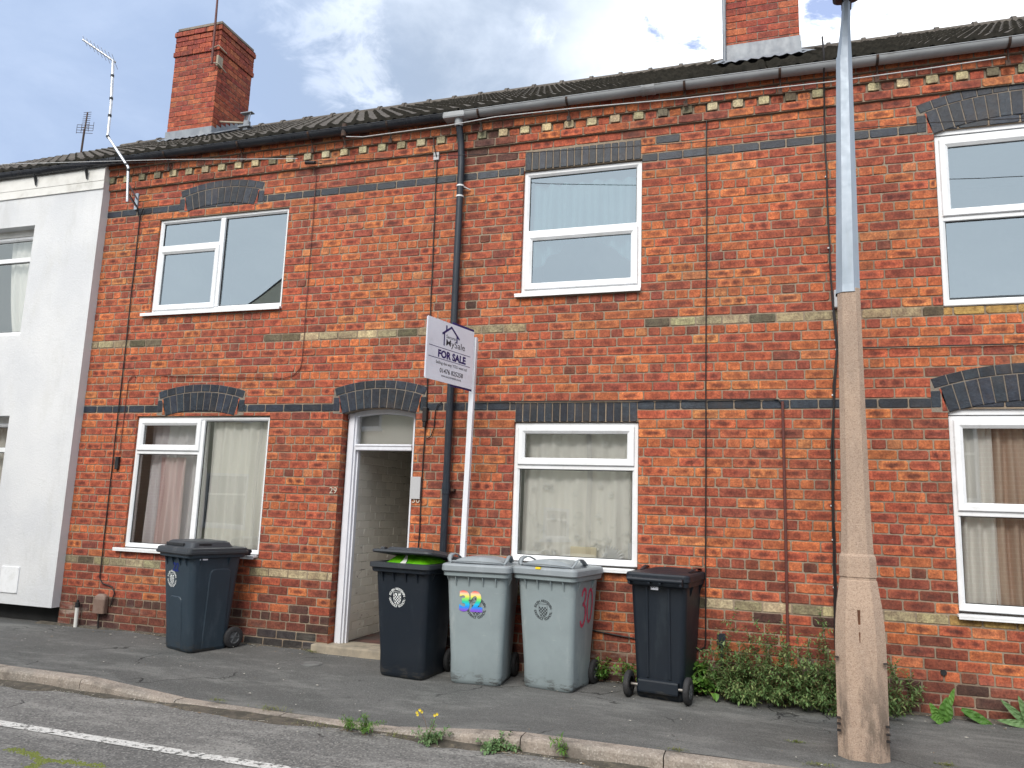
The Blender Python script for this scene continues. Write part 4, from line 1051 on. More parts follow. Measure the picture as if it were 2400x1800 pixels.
# board in a vertical plane, projecting from the post over the pavement
BL = Vector((-2.690,-.925,0)); BR = Vector((-2.528,-.245,0)); bd = (BR-BL); bw_ = bd.length; bd.normalize(); bn = Vector((bd.y, -bd.x, 0))  # towards camera side
if bn.x < 0: bn = -bn
zb_, zt_ = 2.572, 3.112; bh = zt_-zb_
B4 = Matrix(((bd.x,0,bn.x,BL.x),(bd.y,0,bn.y,BL.y),(0,1,0,zb_),(0,0,0,1)))   # local x along board, y up, z out
mb = MB(); mb.box(0, bw_, 0, bh, -.005, 0); mb.v = [tuple(B4 @ Vector(v)) for v in mb.v]; bo = mb.build('board', M['signwhite'], sg)
mb = MB(); mb.box(bw_*.53, bw_+.008, -.016, bh+.024, -.0135, -.0085); mb.box(bw_*.0, bw_*.53, .01, bh-.006, -.0135, -.0085, 1); mb.v = [tuple(B4 @ Vector(v)) for v in mb.v]; mb.build('backing_board', [M['navy'], M['signwhite']], sg)
tx = MB(); Tt = lambda x, y: B4 @ Matrix.Translation((x, y, .0008))
def fit_text(mb, st, cx_, v_, wfrac, size, mi, bold=0.):
    vs, fs = text_mesh(st, size, bold=bold, ext=0); x0 = min(v.x for v in vs); x1 = max(v.x for v in vs); y0 = min(v.y for v in vs); y1 = max(v.y for v in vs)
    k = wfrac*bw_/(x1-x0); T_ = Tt(bw_*cx_, bh*v_); mb.add([T_ @ Vector(((v.x-(x0+x1)/2)*k, v.y-(y0+y1)/2, 0)) for v in vs], fs, mi)
fit_text(tx, 'Secure', .486, .765, .20, .044, 1, .0003); fit_text(tx, 'MySale', .595, .650, .41, .082, 1, .0003)
fit_text(tx, 'FOR SALE', .53, .452, .60, .088, 0, .0042)
fit_text(tx, 'Selling the way YOU want to!', .53, .298, .67, .038, 1, .0004)
fit_text(tx, '01476 825258', .53, .185, .50, .056, 1, .0009)
fit_text(tx, 'www.securemysale.co.uk', .53, .098, .43, .030, 1, .0003)
def strip(mb, p, q, w_, mi=0):
    p = Vector(p); q = Vector(q); d = (q-p).normalized(); n_ = Vector((-d.y, d.x))*w_/2; vs = [(*(p+n_), .001), (*(p-n_), .001), (*(q-n_), .001), (*(q+n_), .001)]
    mb.add([B4 @ Vector(v) for v in vs], [(0,1,2,3)], mi)
strip(tx, (bw_*.04, bh*.548), (bw_*.93, bh*.548), .005, 0); strip(tx, (bw_*.04, bh*.368), (bw_*.93, bh*.368), .005, 0)
H = lambda x, y: (bw_*x, bh*y)
strip(tx, H(.30,.785), H(.497,.942), .019); strip(tx, H(.483,.942), H(.67,.775), .019); strip(tx, H(.345,.60), H(.345,.82), .016); strip(tx, H(.615,.70), H(.615,.81), .019); strip(tx, H(.385,.86), H(.385,.945), .019)
tx.build('lettering', [M['navy'], M['blackink']], bo)

# ================================================================== wheelie bins
def bin_profile(z):
    """front y, back y, half width at height z (0..0.86)"""
    t_ = z/.86; return -.205 - .085*t_, .19 + .055*t_, .212 + .045*t_
def bin_body(mb, facets=False):
    rings = []
    zs = [0, .012, .04, .2, .45, .65, .80, .86]
    for z in zs:
        f, b, hw = bin_profile(z); r = .055 if z > .02 else .045; e = -.008 if z == 0 else (.006 if z == .04 else 0)
        rings.append(rr(2*(hw+e), (b-f)+2*e, r, z, 0, (f+b)/2, 6))
    mb.loft(rings, 0, True, False, True)
def emblem(parent, u, v, rad, mat, mi_mat, front, skip=0, seed=0, thick=.0005):
    """council crest: chequered shield in a ring of lettering; front maps (u, v) onto the bin"""
    mb = MB(); txt = 'SOUTH KESTEVEN'; txt2 = 'DISTRICT COUNCIL'; sz = rad*.27
    def letter(ch, ang, flip):
        if ch == ' ': return
        a = R(ang); px, py = math.sin(a)*rad*.9, math.cos(a)*rad*.9; rot = -a if not flip else math.pi - a
        vs, fs = text_mesh(ch, sz*1.25, bold=sz*.045, ext=0)
        m_ = Matrix.Translation((px, py, 0)) @ Matrix.Rotation(rot, 4, 'Z')
        mb.add([front(u+(m_@x).x, v+(m_@x).y) for x in vs], fs)
    n = len(txt)
    for i, ch in enumerate(txt): letter(ch, -72 + 144*i/(n-1), False)
    n2 = len(txt2)
    for i, ch in enumerate(txt2): letter(ch, 180 + 78 - 156*i/(n2-1), True)
    for s_ in (-1, 1):
        mb.add([front(u+s_*rad*.9+a, v+b) for a, b in ((-rad*.035,0),(0,-rad*.035),(rad*.035,0),(0,rad*.035))], [(0,1,2,3)])
    # shield with a chequered field
    W, Ht = rad*.46, rad*.6
    def inside(x, y):
        if y > 0: return abs(x) <= W
        return abs(x) <= W*math.sqrt(max(0, 1-(y/(-Ht*1.15))**2)) if y > -Ht*1.15 else False
    c = W/3
    for iy in range(-8, 6):
        for ix in range(-3, 3):
            x, y = ix*c, iy*c
            if not inside(x+c/2, y+c/2) or y+c > Ht: continue
            top = y > Ht*.38
            if top and not (mi_mat == 'w'): continue
            if ((ix+iy) % 2 == 0) ^ (top and abs(x) < W*.5):
                mb.add([front(u+a, v+b) for a, b in ((x,y),(x+c,y),(x+c,y+c),(x,y+c))], [(0,1,2,3)])
    out = [(-W,Ht),(W,Ht)] + [(W, Ht*.5),(W,0)] + [(W*math.cos(t_), -Ht*1.15*math.sin(t_)) for t_ in [math.pi*k/12 for k in range(1,12)]] + [(-W,0),(-W,Ht*.5)]
    k = len(out); th = rad*.035
    for i in range(k):
        a, b = Vector(out[i]), Vector(out[(i+1)%k]); d = b-a
        if d.length < 1e-6: continue
        d.normalize(); n_ = Vector((-d.y, d.x))*th
        mb.add([front(u+p.x, v+p.y) for p in (a-n_*.5, b-n_*.5, b+n_*.5, a+n_*.5)], [(0,1,2,3)])
    return mb.build('crest', mat, parent)
def front_of(off=.0022):
    def f(u, v):
        fy, by, hw = bin_profile(v); return (u, fy-off, v)
    return f
def side_of(sgn, off=.0022):
    def f(u, v):
        fy, by, hw = bin_profile(v); return (sgn*(hw+off), u*sgn, v)
    return f
def wheel(parent, x, sgn, y=.215, z=.10, r=.10, mats=None):
    mb = MB(); w_ = .042; n = 24; prof = [(r*.55, -w_/2), (r*.9, -w_/2), (r, -w_*.3), (r, w_*.3), (r*.9, w_/2), (r*.55, w_/2)]
    rings = [[(x+q, y+rr_*math.cos(2*math.pi*k/n), z+rr_*math.sin(2*math.pi*k/n)) for k in range(n)] for rr_, q in prof]
    mb.loft(rings, 0, False, False, True); wo_ = mb.build('wheel', M['rubber'], parent)
    rm = MB(); rings = [[(x+q, y+rr_*math.cos(2*math.pi*k/n), z+rr_*math.sin(2*math.pi*k/n)) for k in range(n)] for rr_, q in ((r*.56,-w_/2+.002),(r*.45,-w_/2+.010),(r*.2,-w_/2+.004),(.008,-w_/2))]
    if sgn > 0: rings = [[(2*x-p[0],p[1],p[2]) for p in q] for q in rings]
    rm.loft(rings, 0, False, True); 
    for k in range(6):
        a = 2*math.pi*k/6; c, s_ = math.cos(a), math.sin(a); q = sgn*(w_/2-.006)
        rm.tube([(x+q, y+c*r*.15, z+s_*r*.15), (x+q, y+c*r*.52, z+s_*r*.52)], .006, 5)
    rm.build('rim', M['rim'], wo_)
    return wo_
def gussets(parent, mat, zt=.862, xs=(-.17,-.06,.06,.17)):
    w_ = .004; F = [(0,2,3,1),(0,4,2),(1,3,5)]
    for x in xs:
        f = bin_profile(.80)[0]; f2 = bin_profile(.86)[0]; mb = MB()
        mb.add([(x-w_,f-.001,.785),(x+w_,f-.001,.785),(x-w_,f2-.03,zt),(x+w_,f2-.03,zt),(x-w_,f2+.005,zt),(x+w_,f2+.005,zt)], F); mb.build('gusset', mat, parent)
    for s_ in (-1, 1):
        for y in (-.2, .1):
            hw = bin_profile(.8)[2]*s_; hw2 = bin_profile(.86)[2]*s_; mb = MB()
            mb.add([(hw,y-w_,.785),(hw,y+w_,.785),(hw2+s_*.028,y-w_,zt),(hw2+s_*.028,y+w_,zt),(hw2,y-w_,zt),(hw2,y+w_,zt)], F); mb.build('gusset', mat, parent)
def rim_flange(mb, mi=0):
    mb.loft([rr(.535,.575,.045,.860,0,-.022,5), rr(.560,.605,.05,.868,0,-.025,5), rr(.566,.612,.05,.900,0,-.025,5), rr(.555,.60,.05,.905,0,-.025,5)], mi, True, True)
def handle_bar(parent, mat):
    mb = MB()
    for x in (-.235, .235): mb.bbox(x-.012, x+.012, .24, .345, .875, .935, .006)
    for x in (-.05, .05): mb.bbox(x-.01, x+.01, .27, .345, .885, .93, .004)
    mb.tube([(-.25,.338,.915),(.25,.338,.915)], .017, 12); return mb.build('handle', mat, parent)
def lid_domed(mat, parent, tilt=0., high=1.):
    """lid with skirt, raised dome and two side grips"""
    mb = MB(); cy = -.030
    mb.loft([rr(.575,.625,.05,.902,0,cy,6), rr(.590,.64,.055,.910,0,cy,6), rr(.588,.638,.055,.948,0,cy,6), rr(.572,.62,.05,.960,0,cy,6), rr(.545,.595,.05,.966,0,cy+.003,6)], 0, True, True, False)
    # dome: grid, higher in the middle, lip at the front
    nx, ny = 20, 18; vs = []
    for j in range(ny+1):
        for i in range(nx+1):
            x = -.23 + .46*i/nx; y = -.285 + .50*j/ny; a = (2*i/nx-1); b = j/ny
            cr = max(0., 1 - abs(a)**5.0) * min(1., (b)*14+.15) * min(1., (1-b)*3.2)
            h = .060*cr*(1-.18*a*a)*(1-.10*b)
            vs.append((x*(1-.03*cr), y, .962 + h*high))
    mb.add(vs, [(j*(nx+1)+i, j*(nx+1)+i+1, (j+1)*(nx+1)+i+1, (j+1)*(nx+1)+i) for j in range(ny) for i in range(nx)], 0, True)
    # front lip of the dome, slightly curved
    lip = [(-.235,-.27,.972),(-.20,-.297,.985),(-.1,-.305,.990),(0,-.307,.991),(.1,-.305,.990),(.20,-.297,.985),(.235,-.27,.972)]
    mb.tube(lip, .007, 6)
    lid = mb.build('lid', mat, parent)
    for s_ in (-1, 1):
        g = MB(); pts = [(s_*.238,-.28,.968),(s_*.252,-.262,.995),(s_*.255,-.225,1.022),(s_*.252,-.17,1.034),(s_*.244,-.10,1.028),(s_*.235,-.03,1.005),(s_*.232,.03,.975)]
        vs = []
        for (x, y, z) in pts: vs += [(x-.016*s_-.012, y, z-.004), (x-.016*s_+.012, y, z-.004), (x+.012, y, z+.008), (x-.012, y, z+.008)]
        k = len(pts); g.add(vs, [(4*i+a, 4*i+(a+1)%4, 4*(i+1)+(a+1)%4, 4*(i+1)+a) for i in range(k-1) for a in range(4)], 0, True)
        g.build('grip', mat, lid)
    if tilt:
        piv = Vector((0,.30,.93)); Rm = Matrix.Translation(piv) @ Matrix.Rotation(-tilt, 4, 'X') @ Matrix.Translation(-piv)
        for o in [lid] + list(lid.children):
            for v in o.data.vertices: v.co = Rm @ v.co
    return lid
def axle(parent, ex=.0):
    mb = MB(); mb.tube([(-.245,.215,.10),(.245,.215,.10)], .011, 10); mb.bbox(-.19,.19,.17,.235,.06,.13,.012, 0); return mb
def make_bin(name, label, loc, rz, body, lidm, crest=None, lid='dome', tilt=0., gpos=(0,.66), wheels=True, liner=False):
    b = thing(name, label, 'wheelie bin', loc, rz, 'wheelie bins outside the terrace')
    mb = MB(); bin_body(mb); rim_flange(mb); bo_ = mb.build('body', M[body], b); gussets(bo_, M[body])
    ax = MB(); ax.tube([(-.245,.225,.10),(.245,.225,.10)], .011, 10); ax.build('axle', M['steel'], b)
    hs = MB(); hs.bbox(-.185,.185,.17,.245,.05,.15,.015); hs.build('axle_housing', M[body], b)
    for s_ in (-1, 1): wheel(b, s_*.235, s_, y=.225)
    hb = handle_bar(b, M[body])
    if lid == 'dome': ld = lid_domed(M[lidm], b, tilt)
    return b
GZ = lambda y: .09 + .025*y
bins = {}
# slate bin standing apart, turned a little
b1 = thing('wheelie_bin', 'slate blue wheelie bin marked 22 in blue pen, standing alone under the left window', 'wheelie bin', (-5.215,-.345,GZ(-.40)), R(-19), 'wheelie bins outside the terrace')
mb = MB(); bin_body(mb)
bo1 = mb.build('body', M['bin_slate'], b1); 
fl = MB(); rim_flange(fl); fl.build('rim', M['bin_slate'], bo1); gussets(bo1, M['bin_slate'])
# pressed panels on front and side
def panel(parent, mat, mapf, u0, u1, v0, v1, d=.007, top=.05):
    mb = MB(); pts = [(u0,v0),(u1,v0),(u1,v1-top)] + [(u1-top*(1-math.cos(a)), v1-top+top*math.sin(a)) for a in (R(30),R(60),R(90))] + [(u0+top*(1-math.cos(a)), v1-top+top*math.sin(a)) for a in (R(90),R(60),R(30))] + [(u0,v1-top)]
    n_ = len(pts); cu_, cv_ = (u0+u1)/2, (v0+v1)/2
    o_ = [mapf(u, v, 0) for u, v in pts]; i_ = [mapf(cu_+(u-cu_)*.93, cv_+(v-cv_)*.972, d) for u, v in pts]
    mb.add(o_+i_, [(k,(k+1)%n_,n_+(k+1)%n_,n_+k) for k in range(n_)]); mb.add(i_, [tuple(range(n_))]); return mb.build('panel', mat, parent)
panel(bo1, M['bin_slate'], lambda u, v, d: (u, bin_profile(v)[0]-.001-d, v), -.125,.09,.02,.50)
panel(bo1, M['bin_slate'], lambda u, v, d: (bin_profile(v)[2]+.001+d, u, v), -.09,.14,.02,.76)
ax = MB(); ax.tube([(-.245,.225,.10),(.245,.225,.10)], .011, 10); ax.build('axle', M['steel'], b1)
hs = MB(); hs.bbox(-.185,.185,.17,.245,.05,.15,.015); hs.build('axle_housing', M['bin_slate'], b1)
for s_ in (-1, 1): wheel(b1, s_*.235, s_, y=.235)
handle_bar(b1, M['bin_black'])
# its lid: stepped skirt, flat crown with sunk grips
mb = MB(); cy = -.03
mb.loft([rr(.580,.63,.03,.895,0,cy,4), rr(.60,.65,.035,.905,0,cy,4), rr(.60,.65,.035,.925,0,cy,4), rr(.585,.635,.035,.928,0,cy,4), rr(.58,.63,.035,.952,0,cy,4), rr(.55,.60,.04,.960,0,cy,4)], 0, True, True)
crown = [rr(.50,.46,.04,.958,0,-.075,4), rr(.45,.40,.04,1.005,0,-.075,4), rr(.42,.36,.05,1.018,0,-.075,4)]
mb.loft(crown, 0, False, True)
mb.add([(-.20,.10,.96),(.20,.10,.96),(.17,.02,1.01),(-.17,.02,1.01)], [(0,1,2,3)])
ld1 = mb.build('lid', M['bin_lid_dark'], b1)
for q in ((-.19,.11,-.3065,-.2895,.970,.998), (.224,.2405,-.22,-.09,.968,.998), (-.2405,-.224,-.22,-.09,.968,.998)):
    mb = MB(); mb.bbox(*q, .004); mb.build('grip', M['blackp'], ld1)
mb = MB(); mb.box(.232,.2625,-.21,-.13,.845,.878); mb.build('sticker', M['signwhite'], b1)
emblem(b1, -.085, .655, .078, M['print_white'], 'w', front_of())
mb = MB(); fo = front_of(.003)
for ch, u in (('2',-.045),('2',.008)):
    vs, fs = text_mesh(ch, .11, bold=.003, ext=0); mb.add([fo(u+v.x+v.y*.12, .765+v.y) for v in vs], fs)
mb.build('number', M['bluepaint'], b1)
# black bin with its lid ajar over a lime bag
b2 = make_bin('wheelie_bin', 'black wheelie bin with lid ajar over a lime green bag, beside the passage doorway', (-2.895,-.415,GZ(-.5)), R(-6), 'bin_black', 'bin_lid_dark', lid=None)
mb = MB(); mb.loft([rr(.572,.62,.05,.900,0,-.03,6), rr(.592,.645,.055,.905,0,-.03,6), rr(.592,.645,.055,.940,0,-.03,6), rr(.57,.62,.05,.943,0,-.03,6), rr(.52,.57,.05,.940,0,-.03,6)], 0, True, True); mb.build('rim', M['bin_lid_dark'], b2)
mb = MB(); nx, ny = 22, 12; vs = []
for j in range(ny+1):
    for i in range(nx+1):
        a, b = i/nx, j/ny; x = -.19+.42*a; y = -.25+.40*b
        e = min(1, 5*a, 5*(1-a))*min(1, 4*b+.0, 4*(1-b)); h = .075*(max(0, e)**.5) + .012*mnoise.noise((x*16, y*13, 3)) + .006*mnoise.noise((x*40,y*33,1))
        vs.append((x + .004*math.sin(40*b), y, .93 + h))
mb.add(vs, [(j*(nx+1)+i, j*(nx+1)+i+1, (j+1)*(nx+1)+i+1, (j+1)*(nx+1)+i) for j in range(ny) for i in range(nx)], 0, True)
bag = mb.build('rubbish_bag', M['lime'], None); tag(bag, 'lime green rubbish bag bulging from the black bin under its raised lid', 'bag'); bag.matrix_world = Matrix.Translation(b2.location) @ Matrix.Rotation(R(-6), 4, 'Z')
mb = MB(); vs = [(-.015+.025*math.sin(i*2), -.262+.0*i, .932+.010*i) for i in range(7)]; 
mb.add([(-.04,-.254,.935),(.02,-.254,.935),(.03,-.242,.965),(.012,-.20,1.004),(-.012,-.20,1.004),(-.008,-.242,.965)], [(0,1,2,5),(5,2,3,4)]); mb.build('bag_print', M['bagwhite'], bag)
mb = MB(); th = R(-7.5)
mb.loft([rr(.58,.60,.05,.0,0,-.31,6), rr(.595,.62,.055,.008,0,-.31,6), rr(.592,.615,.055,.024,0,-.31,6), rr(.56,.58,.05,.030,0,-.31,6)], 0, True, True)
mb.loft([rr(.46,.42,.05,.028,0,-.31,6), rr(.42,.36,.06,.058,0,-.31,6)], 0, False, True)
mb.bbox(-.27,-.235,-.50,-.44,.02,.055,.006); mb.bbox(.02,.12,-.50,-.42,.035,.064,.008)
Rm = Matrix.Translation((0,.29,.945)) @ Matrix.Rotation(th, 4, 'X'); mb.v = [tuple(Rm @ Vector(v)) for v in mb.v]; mb.build('lid', M['bin_lid_dark'], b2)
emblem(b2, -.03, .655, .079, M['print_white'], 'w', front_of())
# grey bin with rainbow number
b3 = make_bin('wheelie_bin', 'grey wheelie bin with a rainbow coloured number 32 sticker', (-2.285,-.365,GZ(-.45)), R(5), 'bin_grey', 'bin_lid_grey')
emblem(b3, .005, .61, .082, M['print_black'], 'b', front_of())
t = NT('rainbow_print'); oz = t.n('ShaderNodeSeparateXYZ'); t.l(t.tc.outputs['Object'], oz.inputs[0]); rp = t.n('ShaderNodeValToRGB'); t.l(t.mr(oz.outputs[2], .565, .745, 0, 1, False), rp.inputs[0])
e = rp.color_ramp.elements; e[0].position = 0; e[0].color = (.25,.08,.55,1); e[1].position = 1; e[1].color = (.85,.12,.10,1)
for p_, c_ in ((.14,(.22,.10,.62,1)),(.28,(.02,.25,.85,1)),(.42,(.02,.50,.80,1)),(.54,(.03,.60,.32,1)),(.66,(.30,.75,.12,1)),(.78,(.90,.80,.15,1)),(.88,(.95,.65,.45,1))):
    q = rp.color_ramp.elements.new(p_); q.color = c_
M['rainbow'] = t.bsdf(rp.outputs[0], .35)
mb = MB(); fo = front_of(.004)
for ch, u in (('3',-.095),('2',.005)):
    vs, fs = text_mesh(ch, .215, bold=.010, ext=0, sx=.92); mb.add([fo(u+v.x, .655+v.y*1.0) for v in vs], fs)
mb.build('number_sticker', M['rainbow'], b3)
# grey bin with pink paint
b4 = make_bin('wheelie_bin', 'grey wheelie bin with a pink painted number 30 on its side', (-1.645,-.285,GZ(-.4)), R(-10), 'bin_grey', 'bin_lid_grey')
emblem(b4, -.02, .625, .080, M['print_black'], 'b', front_of())
mb = MB(); so_ = side_of(1, .003)
def stroke(mb, pts, w_, f):
    for i in range(len(pts)-1):
        a, b = Vector(pts[i]), Vector(pts[i+1]); d = (b-a); 
        if d.length < 1e-5: continue
        d.normalize(); n_ = Vector((-d.y, d.x))*w_/2; e_ = d*w_*.25; mb.add([f(*p) for p in (a-n_-e_, b-n_+e_, b+n_+e_, a+n_-e_)], [(0,1,2,3)])
three = [(-.17,.735),(-.155,.775),(-.12,.80),(-.085,.785),(-.07,.74),(-.085,.69),(-.11,.66),(-.135,.645),(-.10,.64),(-.07,.61),(-.055,.55),(-.07,.48),(-.10,.44),(-.135,.43),(-.16,.45),(-.17,.48)]
zero = [(.045+.062*math.cos(a), .62+.165*math.sin(a)) for a in [2*math.pi*k/20 for k in range(21)]]
q30 = lambda P_: [(.03+(x)*.82, .62+(z-.62)*.80+.035) for x, z in P_]
stroke(mb, q30(three), .026, so_); stroke(mb, q30(zero), .022, so_); mb.build('number', M['pinkpaint'], b4)
mb = MB(); mb.box(-.06,-.015,-.352,-.33,.952,.968); mb.build('tape', M['yellow'], b4)
# black bin with its back to the road
b5 = make_bin('wheelie_bin', 'black wheelie bin turned back to front, handle and wheels towards the road, beside the weeds', (-.765,-.215,GZ(-.4)), R(180-9), 'bin_black', 'bin_black')
for x in (-.10,.10):
    mb = MB(); mb.bbox(x-.012,x+.012,.20,.255,.16,.86,.005)
    mb.v = [(v[0], v[1] - (.86-v[2])*.055/.86 + .002, v[2]) for v in mb.v]; mb.build('rib', M['bin_black'], b5)
for ch in b5.children:
    if ch.name.split('.')[0] != 'wheel': ch.scale.x = .88
    if ch.name.split('.')[0] == 'lid':
        for o_ in [ch] + list(ch.children):
            for v in o_.data.vertices:
                if v.co.z > .962: v.co.z = .962 + (v.co.z-.962)*.4
mb = MB(); mb.box(-.01,.05,.262,.2655,.835,.905); b5s = mb.build('sticker', M['signwhite'], b5)
mb = MB(); BK = Matrix(((-1,0,0,0),(0,0,1,0),(0,1,0,0),(0,0,0,1))); put_text(mb, '89', .038, Matrix.Translation((.026,.2665,.862)) @ BK, bold=.0006); mb.build('number', M['blackink'], b5s)

# ================================================================== lamp post
lp = thing('lamp_post', 'tall street lamp with speckled concrete base and grey steel upper column', 'lamp post', (.575,-1.17,.055), R(-4))
def sqch(w_, z, cx=0, cy=0, ch=.22):
    h = w_/2; c = w_*ch; return [(cx-h+c,cy-h,z),(cx+h-c,cy-h,z),(cx+h,cy-h+c,z),(cx+h,cy+h-c,z),(cx+h-c,cy+h,z),(cx-h+c,cy+h,z),(cx-h,cy+h-c,z),(cx-h,cy-h+c,z)]
mb = MB(); rings = []
for z, w_, c in ((-.03,.292,.20),(.0,.294,.20),(.66,.296,.20),(.80,.286,.20),(.92,.265,.20),(1.05,.228,.20),(1.075,.222,.20),(1.08,.212,.2),(1.095,.212,.2),(1.10,.222,.20),(1.20,.220,.20),(1.228,.214,.2),(1.245,.194,.2),(1.50,.175,.20),(2.2,.158,.20),(3.02,.142,.2),(3.03,.12,.2)):
    rings.append(sqch(w_, z, .000+.003*z, 0, c))
mb.loft(rings, 0, True, True); col_ = mb.build('concrete_column', M['post'], lp)
for z, s_ in ((.16,-1),(.20,-1),(.235,-1),(.13,1),(.17,1),(.60,-1),(.585,1),(.215,1)):
    mb = MB(); mb.box(s_*.139-.012, s_*.139+.012, -.146, -.10, z, z+.004); mb.build('crack', M['blackp'], col_)
mb = MB(); mb.add([(-.012,-.1385,.90),(.006,-.1385,.90),(.004,-.1425,.80),(.0,-.1475,.70),(-.004,-.1475,.70),(-.008,-.1425,.80)], [(0,1,2,5),(5,2,3,4)]); 
M['rust'] = pm('rust_stain', (.13,.05,.02), (.08,.035,.02), 30, .9); mb.build('rust_stain', M['rust'], col_)
mb = MB(); rings = []
for z, w_ in ((2.995,.156),(3.05,.150),(4.0,.124),(4.76,.104)):
    rings.append(sqch(w_, z, .005+.012*(z-3)*1.4, 0, .26))
mb.loft(rings, 0, False, True); mb.build('steel_column', M['galv'], lp)
mb = MB(); rings = [sqch(w_, z, cx, cy, .26) for z, w_, cx, cy in ((4.76,.099,.037,0),(4.9,.078,.045,-.01),(5.02,.062,.053,-.03),(5.14,.054,.060,-.06),(5.24,.052,.064,-.10))]
mb.loft(rings, 0, True, True); mb.build('bracket_arm', M['galv'], lp)
mb = MB(); mb.loft([rr(.15,.55,.04,5.17,.064,-.30,4), rr(.185,.62,.05,5.195,.064,-.30,4), rr(.19,.63,.05,5.235,.064,-.30,4), rr(.15,.56,.06,5.29,.064,-.30,4)], 0, True, True)
M['lantern'] = pm('dark_lantern_metal', (.03,.032,.036), (.045,.047,.05), 8, .5)
mb.bbox(.03,.098,-.09,.03,5.15,5.22,.008); ln = mb.build('lantern', M['lantern'], lp)
mb = MB(); mb.loft([rr(.12,.34,.04,5.135,.064,-.36,4), rr(.13,.36,.04,5.172,.064,-.36,4)], 0, True, True); mb.build('lens', M['greyplate'], ln)
mb = MB(); mb.box(.04-.06,.04+.02,-.079,-.0775,1.72,1.86); M['faded'] = pm('faded_sticker', (.50,.44,.30), (.42,.36,.24), 20, .8, dirt=(.34,.27,.19,.8), dscale=14)
mb = MB(); mb.box(-.035,.035,-.0885,-.0865,1.53,1.655); mb.v = [(v[0], v[1]+.005, v[2]) for v in mb.v]; mb.build('sticker', M['faded'], lp)

# ================================================================== ground
def kerb_top(x):
    if x < -5.18: return .05
    if x < -4.15: return .05 - .075*(x+5.18)/1.03
    if x < -2.5: return -.025
    if x < -1.63: return -.025 + .075*(x+2.5)/.87
    return .05
YK = -1.585
def pav_z(x, y):
    full = .09 + .025*y; t_ = max(0, min(1, (-.75-y)/(.75+(-.0)-(-YK)+1.67))) if False else max(0, min(1, (-.55-y)/1.03))
    t_ = t_*t_*(3-2*t_); return full + (kerb_top(x)-.05)*t_
mb = MB(); xs = [-40,-25,-15,-12] + [-11.5+i*.115 for i in range(152)] + [8,12,20,40]; ys = [YK + (0.-YK+.05)*j/16 for j in range(17)]
vs = [(x, y, pav_z(x, y) + .006*mnoise.noise((x*1.3, y*1.3, 0)) + .002*mnoise.noise((x*5, y*5, 0))) for y in ys for x in xs]; nx = len(xs)
mb.add(vs, [(j*nx+i, j*nx+i+1, (j+1)*nx+i+1, (j+1)*nx+i) for j in range(len(ys)-1) for i in range(nx-1)], 0, True)
mb.add([(-40,.05,.085),(40,.05,.085),(40,40,.085),(-40,40,.085)], [(0,1,2,3)])
mb.build('pavement', M['pave'], None, kind='structure')
mb = MB(); joints = [-11.6+.915*i for i in range(0, 24)]; joints = [-40, -13.4] + [-12.5+.915*i for i in range(25)] + [40]
joints = [j for j in joints]; off = -5.18 - min(joints, key=lambda q: abs(q+5.18)); joints = [-40] + [j+off for j in joints[1:-1]] + [40]
for a, b in zip(joints, joints[1:]):
    m_ = max(1, int((b-a)/.23)) if b-a < 2 else 1; jr = random.Random(int(a*50)); dy = (jr.random()-.5)*.010; dz = (jr.random()-.5)*.005; rings = []
    for i in range(m_+1):
        x = a+.0035 + (b-a-.007)*i/m_; z = kerb_top(x) + dz + .003; f = YK - .125 + dy
        rings.append([(x,YK+.004,-.2),(x,YK+.004,z-.002),(x,YK-.004,z),(x,f+.030,z),(x,f+.012,z-.006),(x,f+.002,z-.022),(x,f,z-.05 if z > .01 else z-.026),(x,f-.006,-.2)])
    mb.loft(rings, 0)
mb.build('kerb', M['kerb'], None, kind='structure')
def road_z(x, y): return -.040 + .012*(-1.7-y)*(1 if y > -4.5 else 0) + (.0336 if y <= -4.5 else 0)
mb = MB(); xs = [-40,-20,-12] + [-10+i*.25 for i in range(60)] + [8,20,40]; ys = [-7.6+i*.2 for i in range(31)]
vs = [(x, y, road_z(x, y) + .004*mnoise.noise((x*1.1, y*1.4, 5))) for y in ys for x in xs]; nx = len(xs)
mb.add(vs, [(j*nx+i, j*nx+i+1, (j+1)*nx+i+1, (j+1)*nx+i) for j in range(len(ys)-1) for i in range(nx-1)], 0, True); mb.build('road', M['road'], None, kind='structure')
mb = MB(); mb.box(-40,40,-10.2,-7.55,-.2,.05); mb.build('far_pavement', M['pave'], None, kind='structure')
mb = MB(); mb.add([(-150,-150,-.25),(150,-150,-.25),(150,150,-.25),(-150,150,-.25)], [(0,1,2,3)]); mb.build('ground', M['pave'], None, kind='structure')
# painted line, worn
t = NT('worn_road_paint'); wn = t.noise(24, 8, .75); n2 = t.noise(3, 4, .6); pr_ = t.n('ShaderNodeBsdfPrincipled'); pr_.inputs['Base Color'].default_value = (.62,.61,.58,1); pr_.inputs['Roughness'].default_value = .8
t.l(t.mix(t.mr(t.noise(60,4,.7), .4, .7), (.66,.65,.62), (.42,.41,.39)), pr_.inputs['Base Color'])
tr = t.n('ShaderNodeBsdfTransparent'); mx = t.n('ShaderNodeMixShader'); t.l(t.mr(t.math('ADD', wn, t.math('MULTIPLY', n2, .25)), .66, .70, 0, 1), mx.inputs[0]); t.l(pr_.outputs[0], mx.inputs[1]); t.l(tr.outputs[0], mx.inputs[2]); t.l(mx.outputs[0], t.out.inputs[0]); M['line'] = t.m
mb = MB(); pts = [(-9+.25*i) for i in range(50)]
vs = []
for x in pts:
    yc = -2.615; 
    for d in (-.047, 0, .047): vs.append((x, yc+d, road_z(x, yc+d)+.004*mnoise.noise((x*1.1,(yc+d)*1.4,5)) + .0045))
